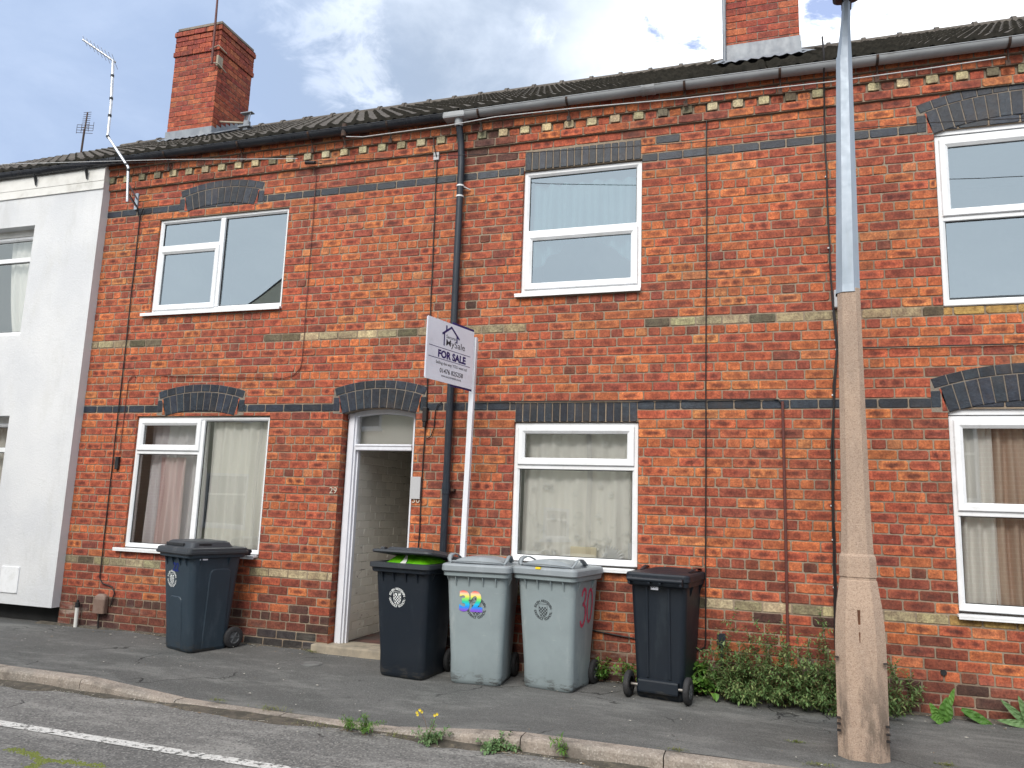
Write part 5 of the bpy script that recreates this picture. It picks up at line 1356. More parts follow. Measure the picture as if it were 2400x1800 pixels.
mb.add(vs, [(3*i+k,3*i+3+k,3*i+4+k,3*i+1+k) for i in range(len(pts)-1) for k in range(2)]); mb.build('road_line', M['line'], None, kind='structure')
# moss in a road crack
mb = MB(); rg = random.Random(3)
def mpath(pts, n, w_):
    for i in range(n):
        s_ = rg.random()*(len(pts)-1.001); k = int(s_); f = s_-k; x = pts[k][0]+(pts[k+1][0]-pts[k][0])*f + rg.gauss(0,w_); y = pts[k][1]+(pts[k+1][1]-pts[k][1])*f + rg.gauss(0,w_)
        r_ = .004+rg.random()*.007; z = road_z(x,y)+.004*mnoise.noise((x*1.1,y*1.4,5)); h = .003+rg.random()*.004
        mb.add([(x-r_,y-r_*.6,z),(x+r_,y-r_*.7,z),(x+r_*.8,y+r_*.7,z),(x-r_*.7,y+r_*.8,z),(x,y,z+h)], [(0,1,4),(1,2,4),(2,3,4),(3,0,4)])
mpath([(-4.36,-2.98),(-4.15,-3.00),(-4.0,-3.07),(-3.85,-3.02),(-3.6,-3.0)], 420, .016); mpath([(-4.0,-3.07),(-3.93,-3.25),(-3.9,-3.4)], 200, .018)
t = NT('moss'); M['moss'] = t.bsdf(t.mix(t.noise(30,3,.6), (.09,.12,.025), (.20,.22,.05)), .9)
mb.build('moss', M['moss'], None, kind='stuff', label='yellow-green moss along a crack in the road', category='moss')
# stopcock cover
mb = MB(); n = 28; r0 = .085; cx, cy = -3.853,-.485; zc = pav_z(cx,cy)
mb.loft([[(cx+r_*math.cos(2*math.pi*k/n), cy+r_*math.sin(2*math.pi*k/n), zc+h) for k in range(n)] for r_, h in ((r0+.012,-.01),(r0+.012,.006),(r0,.007),(r0-.002,.003),(r0-.008,.008))], 0, True, True)
M['cover'] = pm('cast_cover', (.16,.165,.16), (.11,.11,.11), 12, .7, .4, 70, dirt=(.22,.21,.18,.6)); tag(mb.build('stopcock_cover', M['cover'], None), 'small round grey stopcock cover set in the pavement in front of the doorway', 'cover')
# litter: petals, grit
mb = MB(); rg = random.Random(8)
for i in range(900):
    if rg.random() < .75: x = rg.uniform(-7.2, 3.5); y = rg.choice((rg.uniform(-1.55,-.05), rg.uniform(-.25,-.02))); z = pav_z(x,y)+.012
    else: x = rg.uniform(-7,2); y = -1.72-abs(rg.gauss(0,.09)); z = road_z(x,y)+.006
    s_ = .003+rg.random()**4*.014; a = rg.random()*6.28; c, q = math.cos(a)*s_, math.sin(a)*s_
    mb.add([(x-c,y-q,z),(x+q*.6,y-c*.6,z+.001),(x+c,y+q,z),(x-q*.6,y+c*.6,z+.002)], [(0,1,2,3)], 0 if rg.random() < .75 else 1)
M['petalw'] = pm('pale_litter', (.55,.53,.48), (.4,.37,.3), 30, .8); M['twig'] = pm('dry_twig', (.28,.20,.11), (.18,.12,.07), 30, .9)
mb.build('litter', [M['petalw'], M['twig']], None, kind='stuff', label='pale petals and grit scattered over the pavement and gutter', category='litter')
mb = MB()
for i in range(950):
    x = rg.uniform(-7.5,3.2); y = -1.715-abs(rg.gauss(0,.045)); dens = mnoise.noise((x*1.2,0,9)); 
    if dens < -.12: continue
    z = road_z(x,y)+.003; a = rg.uniform(-.8,.8); l = .008+rg.random()**3*.06
    mb.tube([(x,y,z),(x+math.cos(a)*l,y+math.sin(a)*l*.7,z+rg.random()*.008)], .0011, 3, 0 if rg.random() < .6 else 1, False, False)
for i in range(500):
    x = rg.uniform(-7.3,3.2); y = -abs(rg.gauss(0,.035))-.005; z = pav_z(x,y)+.008; a = rg.uniform(-1,1); l = .006+rg.random()**3*.045
    mb.tube([(x,y,z),(x+math.cos(a)*l,y-abs(math.sin(a))*l*.7,z+rg.random()*.008)], .0011, 3, 1 if rg.random() < .7 else 0, False, False)
mb.build('debris', [M['petalw'], M['twig']], None, kind='stuff', label='dry twigs and straw gathered in the gutter and along the wall foot', category='debris')
# soil / silt strip against the kerb and the wall
def silt(name, y0, y1, zf, mat, seed, label):
    mb = MB(); xs = [-7.6+.06*i for i in range(190)]; vs = []
    for x in xs:
        w_ = max(.0, .5+.9*mnoise.noise((x*1.7,seed,0))+.3*mnoise.noise((x*7,seed,2))); ye = y0+(y1-y0)*w_
        for k in range(4):
            y = y0+(ye-y0)*k/3; vs.append((x, y, zf(x,y) + .016*(1-k/3)**1.5*w_ + .0045*(1 if k < 3 else -1)))
    mb.add(vs, [(4*i+k,4*i+4+k,4*i+5+k,4*i+1+k) for i in range(len(xs)-1) for k in range(3)], 0, True); return mb.build(name, mat, None, kind='stuff', label=label, category='silt')
M['silt'] = pm('dark_silt', (.10,.085,.068), (.055,.05,.04), 14, .95, .8, 90, dirt=(.20,.17,.12,.6), dscale=20)
silt('silt', -1.705, -1.86, road_z, M['silt'], 3.3, 'dark silt lying in the gutter along the kerb'); silt('silt', -.0, -.10, lambda x, y: pav_z(x,y)+.004, M['silt'], 7.7, 'dark soil at the foot of the brick wall')

# ================================================================== plants
class Plant:
    def __init__(s): s.v=[]; s.f=[]; s.lv=[]; s.st = MB()
    def leaf(s, p, d, up, L_, W_, val, fold=.25, curl=.2):
        p = Vector(p); d = Vector(d).normalized(); sd_ = d.cross(Vector(up))
        if sd_.length < 1e-4: sd_ = Vector((1,0,0))
        sd_.normalize(); nn = sd_.cross(d).normalized(); o = len(s.v)
        P0 = p; P1 = p+d*L_*.33-nn*0; P2 = p+d*L_*.68-nn*L_*curl*.3; P3 = p+d*L_-nn*L_*curl
        a = nn*W_*fold
        s.v += [tuple(q) for q in (P0, P1+sd_*W_*.5+a, P1, P1-sd_*W_*.5+a, P2+sd_*W_*.38+a*.8, P2, P2-sd_*W_*.38+a*.8, P3)]
        for f in ((0,1,2),(0,2,3),(1,4,5,2),(2,5,6,3),(4,7,5),(5,7,6)): s.f.append([o+i for i in f]); s.lv.append(val)
    def build(s, name, label, mat, group=None, cat='weed', smooth=True):
        me = bpy.data.meshes.new(name); me.from_pydata(s.v, [], s.f); me.materials.append(M[mat])
        a = me.attributes.new('lv', 'FLOAT', 'FACE'); a.data.foreach_set('value', s.lv); me.update()
        r_ = thing(name, label, cat, group=group); o = bpy.data.objects.new('leaves', me); COL.objects.link(o); o.parent = r_
        if s.st.f: s.st.build('stem', M['stem'], r_)
        return r_
def bush(name, label, stems, mat, rg, leaf=(.028,.013), step=.016, group=None, cat='weed', stemr=.0028, whorl=2):
    P_ = Plant()
    for (base, tip, br) in stems:
        base, tip = Vector(base), Vector(tip); L_ = (tip-base).length; n = max(4, int(L_/.05)); pts = []; side = Vector((rg.gauss(0,1),rg.gauss(0,.7),0))*.12*L_
        for i in range(n+1):
            t_ = i/n; p = base.lerp(tip, t_) + side*math.sin(t_*math.pi) + Vector((rg.gauss(0,.004),rg.gauss(0,.004),0)); pts.append(p)
        P_.st.tube(pts, [stemr*(1-.7*i/n) for i in range(n+1)], 4, 0, False)
        lines = [(pts, .15)]
        for b_ in range(br):
            t_ = rg.uniform(.25,.95); k = min(n-1, int(t_*n)); p = pts[k]; dr = Vector((rg.gauss(0,1), rg.gauss(-.1,.8), rg.uniform(-.1,.9))).normalized(); l = rg.uniform(.05,.15)*(1.2-.5*t_)
            q = [p, p+dr*l*.5, p+dr*l+Vector((0,0,.01))]; P_.st.tube(q, [stemr*.5]*3, 3, 0, False); lines.append((q, 0))
        for q, st0 in lines:
            tot = sum((q[i+1]-q[i]).length for i in range(len(q)-1)); m_ = int(tot*(1-st0)/step); ph = rg.random()*6.28
            for j in range(m_+1):
                s_ = (st0 + (1-st0)*j/max(1,m_))*(len(q)-1); k = min(len(q)-2, int(s_)); p = q[k].lerp(q[k+1], s_-k); ax_ = (q[k+1]-q[k]).normalized(); ph += 2.4
                for w_ in range(whorl):
                    a = ph + w_*2*math.pi/whorl; u = ax_.cross(Vector((.3,.2,1))).normalized(); v = ax_.cross(u); d = (u*math.cos(a)+v*math.sin(a))*.9 + ax_*.55
                    sc = rg.uniform(.55,1.25)
                    if p.z < pts[0].z - 1 or p.z < base.z + .006: continue
                    P_.leaf(p, d, Vector((0,0,1)), leaf[0]*sc, leaf[1]*sc, rg.random(), .2, rg.uniform(0,.4))
    return P_.build(name, label, mat, group, cat)
rg = random.Random(77); stems = []
def envelope(x):  # height of main mass
    if x < -.25: return .34+.9*(x+.45)
    if x < .75: return .50 + .07*math.sin(x*9)
    return .50 - .55*(x-.75)
for i in range(84):
    x = rg.uniform(-.33,.76) if i % 13 else rg.uniform(.8,1.0); yb = rg.uniform(-.26,-.03) if x < .8 else rg.uniform(-.12,-.03); h = max(.12, envelope(x)*rg.uniform(.28,1.0)); lean = rg.uniform(-.14,.14)
    yo = -rg.uniform(.02,.20); stems.append(((x,yb,.088),(x+lean,yb+yo*.7,.09+h),rg.randint(4,8)))
for (x, z) in ((-.22,.78),(-.10,.74),(.02,.70),(.13,.72),(.24,.62),(.40,.82),(.43,.72),(.30,.60),(-.36,.62),(-.30,.50),(.55,.58),(.92,.50),(.84,.46),(-.16,.66),(.07,.62)):
    stems.append(((x+rg.uniform(-.08,.08),-.14,.09),(x,-.22,z),rg.randint(4,7)))
for i in range(30):
    x = rg.uniform(-.35,.95); stems.append(((x,-.22,.09),(x+rg.uniform(-.12,.12),-.44+.12*abs(x-.4),.12+rg.random()*.12),5))
bush('weed_bush', 'large bushy green weed growing against the brick wall behind the lamp post', stems, 'leaf', rg, (.034,.015), .023, None, 'bush')
# creeping shoots between the bins
def small(name, label, x, y, z, h, n, w_, mat, leaf, seed, step=.016, grp=None, cat='weed', br=2):
    r_ = random.Random(seed); st = []
    for i in range(n):
        a = r_.random()*6.28; q = w_*math.sqrt(r_.random()); st.append(((x+r_.gauss(0,.012),y+r_.gauss(0,.008),z),(x+math.cos(a)*q, y+math.sin(a)*q*.7, z+h*r_.uniform(.45,1)),br))
    return bush(name, label, st, mat, r_, leaf, step, grp, cat, .002)
def smallw(*a, **k): return small(*a, **k)
def fix(z): return z
WG = 'weeds growing at the wall foot'; KG = 'weeds growing along the kerb'
small('wall_weed', 'leafy weed between the pink numbered grey bin and the reversed black bin, behind the wheel', -1.335,-.06,.10,.24,6,.085,'leaf_bright',(.032,.020),1,.02,WG)
small('wall_weed', 'leafy weed hard against the left side of the reversed black bin', -1.10,-.10,.10,.20,6,.08,'leaf_bright',(.030,.020),2,.02,WG)
small('wall_weed', 'broad leaved weed at the right side of the reversed black bin, by its wheel', -.50,-.16,.10,.14,6,.11,'leaf_bright',(.065,.050),3,.04,WG)
small('wall_weed', 'small weed sprig higher up beside the reversed black bin', -.47,-.05,.16,.22,5,.07,'leaf_bright',(.055,.042),4,.05,WG)
small('kerb_weed', 'short feathery weed at the kerb, left of a taller pair', -2.745,-1.765,-.036,.09,5,.025,'leaf_bright',(.022,.006),5,.007,KG)
small('kerb_weed', 'tall feathery bright green weed in the kerb gap below the black bin', -2.60,-1.78,-.036,.15,4,.02,'leaf_bright',(.026,.007),6,.006,KG)
kw = small('kerb_weed', 'clump with small yellow flowers growing out of the kerb', -2.11,-1.80,-.036,.085,9,.085,'leaf_grey',(.026,.012),7,.012,KG)
small('kerb_weed', 'low leafy weed in the gutter below the rainbow numbered bin', -1.66,-1.745,-.036,.042,10,.12,'leaf_grey',(.028,.018),8,.015,KG)
small('kerb_weed', 'single upright weed with red stem against the kerb face', -1.235,-1.745,-.036,.18,2,.010,'leaf_bright',(.034,.009),9,.012,KG)
mb = MB(); r_ = random.Random(4)
for (x, y, z) in ((-2.215,-1.80,.150),(-2.20,-1.79,.165),(-2.18,-1.80,.158),(-2.205,-1.81,.140),(-2.07,-1.80,.155),(-2.085,-1.805,.148),(-2.19,-1.81,.170)):
    for k in range(5):
        a = 2*math.pi*k/5; c, s_ = math.cos(a)*.009, math.sin(a)*.009; mb.add([(x,y,z),(x+c-s_*.5,y-.006,z+s_+c*.5),(x+c*1.1,y-.006,z+s_*1.1),(x+c+s_*.5,y-.006,z+s_-c*.5)], [(0,1,2,3)])
mb.build('flower', M['petal'], kw)
mb = MB()
for (a, b) in (((-2.13,-1.80,.02),(-2.205,-1.79,.165)),((-2.12,-1.80,.02),(-2.08,-1.80,.15))): mb.tube([a, (Vector(a)+Vector(b))/2+Vector((.01,0,.01)), b], .0016, 4)
mb.build('stem', M['stem'], kw)
def tuft(x, y, z, n, h, w_, seed, label, dry=.5):
    r_ = random.Random(seed); P_ = Plant()
    for i in range(n):
        a = r_.random()*6.28; d = Vector((math.cos(a)*.8, math.sin(a)*.6, r_.uniform(.3,1.2))); P_.leaf((x+r_.gauss(0,w_), y+r_.gauss(0,w_*.35), z), d, (0,0,1), h*r_.uniform(.5,1.2), .004, r_.random()*.6+dry*.4, .1, .5)
    return P_.build('grass_tuft', label, 'grass', 'grass tufts in the pavement joints', 'grass tuft')
tuft(-3.96,-1.60,-.005,50,.035,.04,1,'sparse grass tuft behind the lowering kerb, leftmost of the tufts'); tuft(-3.46,-1.60,-.016,70,.05,.06,2,'grass tuft on the dropped kerb, below the stopcock cover')
tuft(-3.05,-1.735,-.036,110,.035,.13,3,'flat green grass strip in the gutter at the dropped kerb'); tuft(-2.42,-1.735,-.036,60,.04,.10,4,'thin straw grass in the gutter between two weeds')
tuft(.185,-1.09,.064,70,.022,.028,5,'small green tuft in a pavement crack left of the lamp post',0); tuft(1.02,-1.19,.060,60,.030,.032,6,'pale tuft in the pavement to the right of the lamp post'); tuft(1.03,-1.33,.058,90,.04,.04,12,'yellowing tuft near the bottom edge right of the lamp post')
tuft(-.55,-1.56,.052,40,.035,.03,7,'few dry blades at the back of the kerb near the lamp post'); tuft(-4.10,-.09,.095,50,.04,.03,8,'dry grass at the left end of the doorstep'); tuft(-5.75,-.03,.10,40,.04,.03,9,'sparse grass at the wall left of the slate blue bin')
tuft(.30,-1.50,.054,70,.03,.05,10,'green and straw grass where kerb meets pavement left of the lamp post')
# docks
def dock(name, label, leaves, mat, seed, grp='broad leaved plants at the wall foot'):
    r_ = random.Random(seed); P_ = Plant()
    for (p, d, L_, W_) in leaves:
        p = Vector(p); d = Vector(d).normalized(); sd_ = Vector((-.15+r_.gauss(0,.15),-1,.35)).cross(d).normalized(); nn = -sd_.cross(d).normalized(); o = len(P_.v); n = 9; val = r_.random()*.5
        for i in range(n+1):
            t_ = i/n; w_ = W_*math.sin(math.pi*min(1, t_*.93+.06))**.7*(1-.25*t_); c = p + d*L_*t_ - nn*L_*.28*t_*t_
            for s_ in (-1, -.5, 0, .5, 1): P_.v.append(tuple(c + sd_*w_*.5*s_ + nn*(abs(s_)*w_*.16 + .004*math.sin(i*2.5+s_*3))))
        for i in range(n):
            for k in range(4): P_.f.append([o+5*i+k,o+5*i+k+1,o+5*i+6+k,o+5*i+5+k]); P_.lv.append(val+.1*(k%2))
    return P_.build(name, label, mat, grp, 'plant')
dock('dock_plant', 'bright green dock plant with upright glossy leaves right of the lamp post', [((1.22,-.17,.085),(-.35,-.5,.25),.13,.075),((1.22,-.17,.09),(.15,-.3,.9),.17,.11),((1.27,-.10,.16),(.25,.02,1.),.16,.045),((1.20,-.15,.09),(-.4,-.3,.8),.13,.07)], 'leaf_bright', 1)
dock('dock_plant', 'single flat dock leaf spreading over the pavement edge', [((1.36,-.07,.17),(.85,-.30,-.35),.24,.075),((1.38,-.05,.13),(.5,-.5,.1),.10,.04)], 'leaf_bright', 2)
dock('foxglove_rosette', 'grey-green wrinkled leaf rosette against the wall at the right edge', [((1.78,-.05,.10),(-.55,-.25,.6),.22,.06),((1.80,-.05,.10),(.05,-.3,1.),.23,.085),((1.80,-.05,.10),(.5,-.3,.8),.22,.08),((1.78,-.07,.10),(-.9,-.4,.20),.20,.055),((1.80,-.07,.10),(.0,-.8,.2),.15,.07),((1.82,-.06,.10),(.8,-.4,.3),.20,.07),((1.79,-.05,.10),(-.25,-.3,.9),.20,.06)], 'leaf_grey', 3)
small('wall_weed', 'tiny sprouting weed at the wall, left of the slate blue bin', -5.62,-.03,.09,.07,6,.05,'leaf_bright',(.02,.012),21,.012,WG)

# ================================================================== curtains and things behind the glass
curtain(-6.52,-5.74, .96,2.33, .19, 'mauve_curtain', 'pale mauve net curtain in the left half of the lower left window', 7, .025)
curtain(-6.30,-5.96, .90,1.93, .14, 'pink_curtain', 'dusky pink curtain strip low in the left half of the lower left window', 4, .03)
curtain(-5.67,-4.88, .90,2.33, .15, 'net', 'cream net curtain in the right half of the lower left window', 7, .022)
curtain(-2.13,-1.10, 1.08,2.28, .165, 'net', 'cream floral lace net curtain in the lower window behind the grey bins', 9, .016)
curtain(-1.42,-1.14, 1.05,2.28, .24, 'cream_curtain', 'heavy cream curtain at the right of the lower window behind the grey bins', 4, .03)
curtain(-2.08,-1.75, 1.05,2.28, .24, 'cream_curtain', 'heavy cream curtain at the left of the lower window behind the grey bins', 4, .03)
curtain(-2.12,-1.07, 3.75,4.66, .14, 'dark_curtain', 'blue-grey drape hung loosely across the upper middle window', 7, .045, sag=.35)
curtain(1.46,1.72, .9,2.30, .15, 'net', 'white net curtain at the left of the lower right window', 3, .02)
curtain(1.68,2.02, .9,2.30, .16, 'brown_curtain', 'pale curtain with brown edge in the lower right window', 4, .03)
curtain(-9.0,-8.40, 3.40,4.60, .17, 'net', 'white gathered net curtain in the upper window of the white house', 5, .03, gather=-.35)
curtain(-9.1,-8.42, 1.0,2.28, .24, 'net', 'white net curtain in the lower window of the white house', 5, .03)
curtain(2.30,2.60, .9,2.30, .16, 'net', 'pale net curtain at the right end of the lower right window', 4, .03)
# lace flowers on the net
mb = MB(); rg = random.Random(9)
def flower(x, z, r_, y=.139):
    for k in range(9):
        a = 2*math.pi*k/9; c, s_ = math.cos(a), math.sin(a); mb.add([(x+c*r_*.2,y,z+s_*r_*.2),(x+c*r_*.7-s_*r_*.16,y,z+s_*r_*.7+c*r_*.16),(x+c*r_,y,z+s_*r_),(x+c*r_*.7+s_*r_*.16,y,z+s_*r_*.7-c*r_*.16)], [(0,1,2,3)])
for i in range(46):
    x = rg.uniform(-2.06,-1.14); z = 1.12+rg.random()**2*.42*(1+.6*math.sin(x*9)); flower(x, z, rg.uniform(.022,.042))
for x, z in ((-1.86,1.72),(-1.62,1.66),(-1.40,1.74),(-1.70,1.90),(-2.02,1.70),(-1.30,1.66),(-1.80,2.14),(-1.36,2.12)): flower(x, z, .032)
for i in range(30):
    x = rg.uniform(-2.06,-1.14); z = rg.uniform(1.12,1.5); a = rg.random()*6.28; pts = [(x+.045*math.cos(a+t_)*t_*.5, .139, z+.045*math.sin(a+t_)*t_*.5) for t_ in (0,.6,1.2,1.8,2.4,3.)]; mb.tube(pts, .0022, 4)
M['lace'] = pm('lace_thread', (.97,.97,.95), None, 20, .9); tag(mb.build('lace_pattern', M['lace'], None), 'daisy pattern of the lace in the lower window behind the grey bins', 'lace')
mb = MB(); r_ = random.Random(2)
mb.bbox(-1.14,-1.085,.13,.145,1.10,1.24,.003); tag(mb.build('card', M['upvc'], None), 'small pale card at the right end of the window sill behind the lace', 'card')

mb = MB()
for k in range(9):
    a = R(8+9.5*k); L_ = .20-.006*k; c, q = math.cos(a), math.sin(a); n_ = (-q*.016, c*.016); x0, z0 = -1.34, 1.07
    mb.add([(x0,.125,z0),(x0+c*L_*.6-n_[0],.115,z0+q*L_*.6-n_[1]),(x0+c*L_,.125,z0+q*L_),(x0+c*L_*.6+n_[0],.13,z0+q*L_*.6+n_[1])], [(0,1,2,3)])
tag(mb.build('ornament', M['upvc'], None), 'white wing shaped ornament on the sill behind the lace', 'ornament')
mb = MB(); mb.bbox(-1.66,-1.42,.125,.15,1.06,1.19,.02); tag(mb.build('cushion', M['cream_curtain'], None), 'cream cushion on the sill below the lace flowers', 'cushion')
# ================================================================== aerials and overhead wires
ae = thing('tv_aerial', 'silver television aerial on a cranked mast fixed to the brick wall by the white house', 'aerial', group='television aerials')
mb = MB(); ms = [(-6.79,-.27,4.78),(-6.815,-.29,5.19),(-7.155,-.31,5.60),(-7.165,-.31,6.0),(-7.215,-.31,6.56)]
mb.tube(ms, .016, 8); mast = mb.build('mast', M['alu'], ae)
mb = MB()
for (a, b, f) in ((1,2,.05),(1,2,.95),(2,3,.6),(3,4,.1),(3,4,.62),(0,1,.88)):
    p = Vector(ms[a]).lerp(Vector(ms[b]), f); q = p + (Vector(ms[b])-Vector(ms[a])).normalized()*.03; mb.tube([p, q], .020, 8)
mb.build('tape_band', M['blackp'], mast)
mb = MB(); b0, b1_ = Vector((-7.20,-.29,6.55)), Vector((-7.56,-.45,6.80)); mb.tube([b0, b1_], .013, 6); bm_ = mb.build('boom', M['alu'], ae)
mb = MB(); dd = (b1_-b0).normalized(); sdv = Vector((.55,-.8,0)).normalized()
for i in range(9):
    p = b0.lerp(b1_, .02+.115*i); L_ = .17 - .008*i; mb.tube([p-sdv*L_, p+sdv*L_], .0028, 4)
mb.build('element', M['alu'], bm_)
mb = MB(); mb.box(-6.945,-6.90,-.02,-.002,4.80,5.0); mb.tube([(-6.92,-.01,4.93),(-6.80,-.27,4.99)], .010, 6); mb.tube([(-6.92,-.01,4.84),(-6.79,-.27,4.86)], .010, 6); mb.build('bracket', M['galv'], ae)
mb = MB(); mb.tube([(-6.80,-.27,4.98),(-6.86,-.2,4.92),(-6.82,-.1,4.80),(-6.88,-.02,4.78),(-6.845,-.015,4.68)], .006, 5); mb.build('lead', M['cable'], ae)
ae2 = thing('tv_aerial', 'distant thin television aerial with wire mesh reflector behind the roof at far left', 'aerial', group='television aerials')
mb = MB(); mb.tube([(-13.75,5,6.9),(-13.71,5,9.2)], .022, 6); mb.build('mast', M['iron'], ae2)
mb = MB(); b0, b1_ = Vector((-13.70,5,9.2)), Vector((-13.80,5.1,9.65)); mb.tube([b0,b1_], .016, 5)
for i in range(9):
    p = b0.lerp(b1_, i/8); mb.tube([p-Vector((.13,-.02,-.02)), p+Vector((.13,-.02,-.02))], .006, 4)
mb.build('boom', M['iron'], ae2)
mb = MB()
for zz in (9.12,9.18,9.24,9.30): mb.tube([(-13.93,5,zz+.03),(-13.47,5,zz-.05)], .006, 4)
for xx in (-13.93,-13.8,-13.6,-13.47): mb.tube([(xx,5,9.13),(xx,5,9.33)], .006, 4)
mb.build('reflector', M['iron'], ae2)
ae3 = thing('aerial_rod', 'tall thin brown aerial rod strapped to the corner of the left chimney', 'aerial', group='television aerials')
mb = MB(); mb.tube([(-7.79,1.93,7.95),(-7.80,1.93,8.6),(-7.83,1.93,9.9)], [.018,.018,.010], 6); mb.build('mast', M['brown_cable'], ae3)
mb = MB(); mb.tube([(-7.85,1.93,8.20),(-7.70,1.93,8.24),(-7.68,2.1,8.2)], .010, 5); mb.tube([(-7.80,1.94,7.98),(-7.69,1.95,7.95),(-7.68,2.12,7.9)], .010, 5); mb.bbox(-7.735,-7.70,1.95,2.06,7.93,8.10,.005); mb.build('bracket', M['stone'], ae3)
ae4 = thing('tv_aerial', 'small grey aerial panel on an arm low on the left chimney', 'aerial', group='television aerials')
mb = MB(); mb.tube([(-7.72,2.15,7.12),(-7.15,1.98,6.94)], .014, 6); mb.build('arm', M['stone'], ae4)
mb = MB()
for i in range(4): mb.tube([(-7.16+.045*i,1.98-.02*i,6.84),(-7.13+.045*i,1.98-.02*i,7.06)], .008, 5)
mb.bbox(-7.19,-6.99,1.90,1.98,6.84,6.86,.003); mb.bbox(-7.16,-6.97,1.90,1.98,7.05,7.065,.003); mb.bbox(-7.12,-7.04,1.93,2.0,6.80,6.95,.01); mb.build('grid', M['lead'], ae4)
def wire(pts, r, mat, label, name='overhead_wire'):
    P_ = [Vector(p) for p in pts]; out = []
    for i in range(len(P_)-1):
        for k in range(6): out.append(P_[i].lerp(P_[i+1], k/6))
    out.append(P_[-1]); mb = MB(); mb.tube(out, r, 5); o = mb.build(name, mat, None); return tag(o, label, 'wire', 'overhead telephone wires')
M['wirew'] = pm('pale_wire', (.5,.5,.5), None, 20, .6)
wire([(-4.528,-.08,5.10),(-4.167,-.10,5.071),(-3.1,-.2,4.94),(-2.06,-.3,4.809),(-.627,-.4,4.681),(1.191,-.5,4.581),(1.906,-.5,4.529),(4.5,-.6,4.45)], .0035, M['cable'], 'thin dark wire crossing the upper wall from left to right edge')
wire([(-4.09,-.16,5.29),(-3.902,-.15,5.268),(-2.9,-.2,5.245),(-2.428,-.2,5.27),(-1.6,-.24,5.23),(-.626,-.25,5.182),(.645,-.25,5.161),(1.3,-.21,5.19),(1.915,-.15,5.238)], .005, M['wirew'], 'pale wire slung under the grey gutter')
wire([(-12.5,-.9,5.38),(-8.538,-.5,5.322),(-6.372,-.2,5.274),(-4.692,-.12,5.131)], .004, M['wirew'], 'pale wire crossing in front of the black gutter at the left')
wire([(-12.5,-1.0,5.30),(-8.5,-.5,5.265),(-6.4,-.2,5.25),(-4.69,-.12,5.15)], .003, M['cable'], 'dark wire just below the pale wire at the left gutter')
mb = MB(); mb.tube([(-4.62,-.075,5.10),(-4.50,-.075,5.085)], .020, 8); mb.tube([(-4.50,-.075,5.085),(-4.42,-.07,5.07)], .006, 6); mb.build('wire_anchor', M['cable'], houseA)

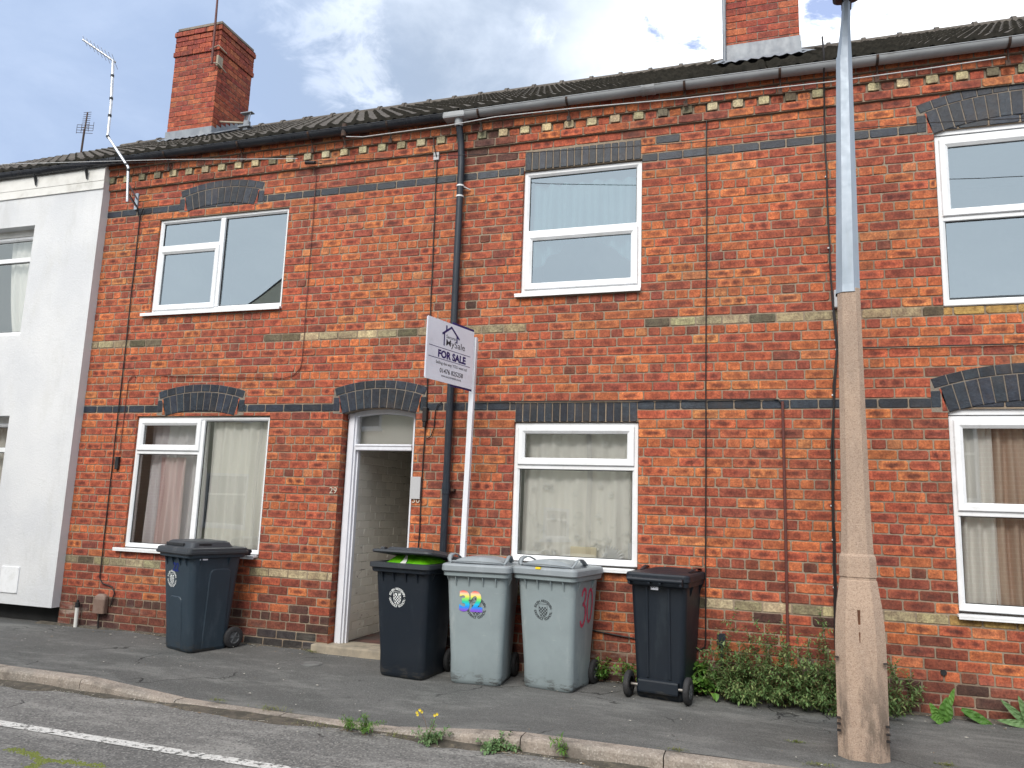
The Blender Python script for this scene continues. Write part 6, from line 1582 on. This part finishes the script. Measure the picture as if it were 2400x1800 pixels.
# ================================================================== the other side of the street (seen in the window glass)
M['cream'] = pm('cream_render', (.86,.82,.62), (.78,.74,.56), 2, .9, .3, 80)
t = NT('far_brick'); b_ = t.n('ShaderNodeTexBrick'); b_.inputs['Scale'].default_value = 1; b_.inputs['Brick Width'].default_value = .225; b_.inputs['Row Height'].default_value = .083; b_.inputs['Mortar Size'].default_value = .008
b_.inputs['Color1'].default_value = (.40,.20,.11,1); b_.inputs['Color2'].default_value = (.30,.13,.08,1); b_.inputs['Mortar'].default_value = (.5,.42,.32,1); t.l(t.mapping(rot=(R(90),0,0)), b_.inputs['Vector']); M['farbrick'] = t.bsdf(b_.outputs[0], .9)
M['slate'] = pm('slate_roof', (.10,.10,.11), (.07,.07,.08), 6, .8)
def far_house(label, x0, x1, eave, ridge, wallm, wins, gable=False, Y=-10.0, D=8):
    h = thing('opposite_house', label, 'house', group='houses across the street'); mb = MB()
    if gable:
        xm = (x0+x1)/2; f = [(x0,Y,0),(x1,Y,0),(x1,Y,eave),(xm,Y,ridge),(x0,Y,eave)]; mb.add(f, [(0,1,2,3,4)]); mb.add([(x1,Y,0),(x1,Y-D,0),(x1,Y-D,eave),(x1,Y,eave)], [(0,1,2,3)]); mb.add([(x0,Y,0),(x0,Y-D,0),(x0,Y-D,eave),(x0,Y,eave)], [(0,1,2,3)])
    else:
        mb.box(x0, x1, Y-D, Y, 0, eave)
    mb.build('wall', M[wallm], h); mb = MB()
    if gable:
        xm = (x0+x1)/2
        for xa in (x0-.02, x1+.02):
            za = eave - .02*(ridge-eave)/((x1-x0)/2); mb.add([(xa,Y+.015,za),(xm,Y+.015,ridge+.02),(xm,Y-D,ridge+.02),(xa,Y-D,za),(xa,Y+.015,za+.04),(xm,Y+.015,ridge+.05),(xm,Y-D,ridge+.12),(xa,Y-D,za+.1)], [(0,1,2,3),(4,5,6,7),(0,1,5,4)])
    else: mb.add([(x0,Y+.25,eave-.05),(x1,Y+.25,eave-.05),(x1,Y-D/2,ridge),(x0,Y-D/2,ridge)], [(0,1,2,3)])
    mb.build('roof', M['slate'], h)
    for (a, b, c, d) in wins:
        m_ = MB(); frame_ring(m_, a, b, c, d, .07, 0, .05); m_.box(a+.06,b-.06,.0,.04,(c+d*1.4)/2.4,(c+d*1.4)/2.4+.05); m_.box(a-.05,b+.05,-.06,.03,c-.06,c)
        m_.v = [(x, Y+.03-y, z) for x, y, z in m_.v]; wf = m_.build('window', M['upvc'], h)
        q = MB(); q.add([(a+.05,Y+.015,c+.05),(b-.05,Y+.015,c+.05),(b-.05,Y+.015,d-.05),(a+.05,Y+.015,d-.05)], [(0,1,2,3)]); q.build('pane', M['farpane'], wf)
    return h
M['farpane'] = pm('curtained_pane', (.16,.18,.19), (.10,.11,.12), 3, .1, spec=.8)
fh = far_house('cream rendered gabled house across the street, mirrored in the left windows', -15.2, -5.8, 5.10, 8.42, 'cream', [(-13.9,-12.6,.75,2.15),(-13.7,-12.7,3.5,4.7),(-9.9,-9.0,3.3,4.6),(-10.2,-9.0,.8,2.1)], True)
mb = MB(); mb.tube([(-12.3,-9.94,.1),(-12.3,-9.94,6.0)], .05, 8); mb.build('drainpipe', M['pipe'], fh)
fh = far_house('cream rendered house across the street with small window, mirrored behind the grey bins', -5.8, -.4, 5.0, 7.0, 'cream', [(-4.72,-4.12,.85,1.52),(-2.2,-1.4,2.5,3.2)])
mb = MB(); mb.tube([(-3.65,-9.94,.1),(-3.65,-9.94,5.0)], .06, 8); mb.build('drainpipe', M['pipe'], fh)
far_house('brick house across the street with white windows, mirrored in the right window', -.4, 8.0, 5.0, 7.0, 'farbrick', [(3.2,3.95,1.9,3.4),(5.2,6.4,.9,2.3),(.6,1.6,.9,2.3),(.6,1.6,3.2,4.4)])
far_house('brick house across the street at the far left, mirrored beside the net curtain', -24, -15.2, 5.0, 7.0, 'farbrick', [(-18,-16.8,.9,2.2),(-18,-16.8,3.2,4.4)])
# terrace continues beyond the white gable, lower; carries the distant aerial
nb = thing('neighbour_house', 'low house beyond the white gable, hidden behind its roof', 'house'); mb = MB(); mb.box(-20,-12.0,1.0,9.0,0,4.6); mb.build('wall', M['farbrick'], nb)
mb = MB(); mb.add([(-20,.8,4.5),(-12,.8,4.5),(-12,5,7.0),(-20,5,7.0),(-12,9.2,4.5),(-20,9.2,4.5)], [(0,1,2,3),(3,2,4,5)]); mb.build('roof', M['slate'], nb)
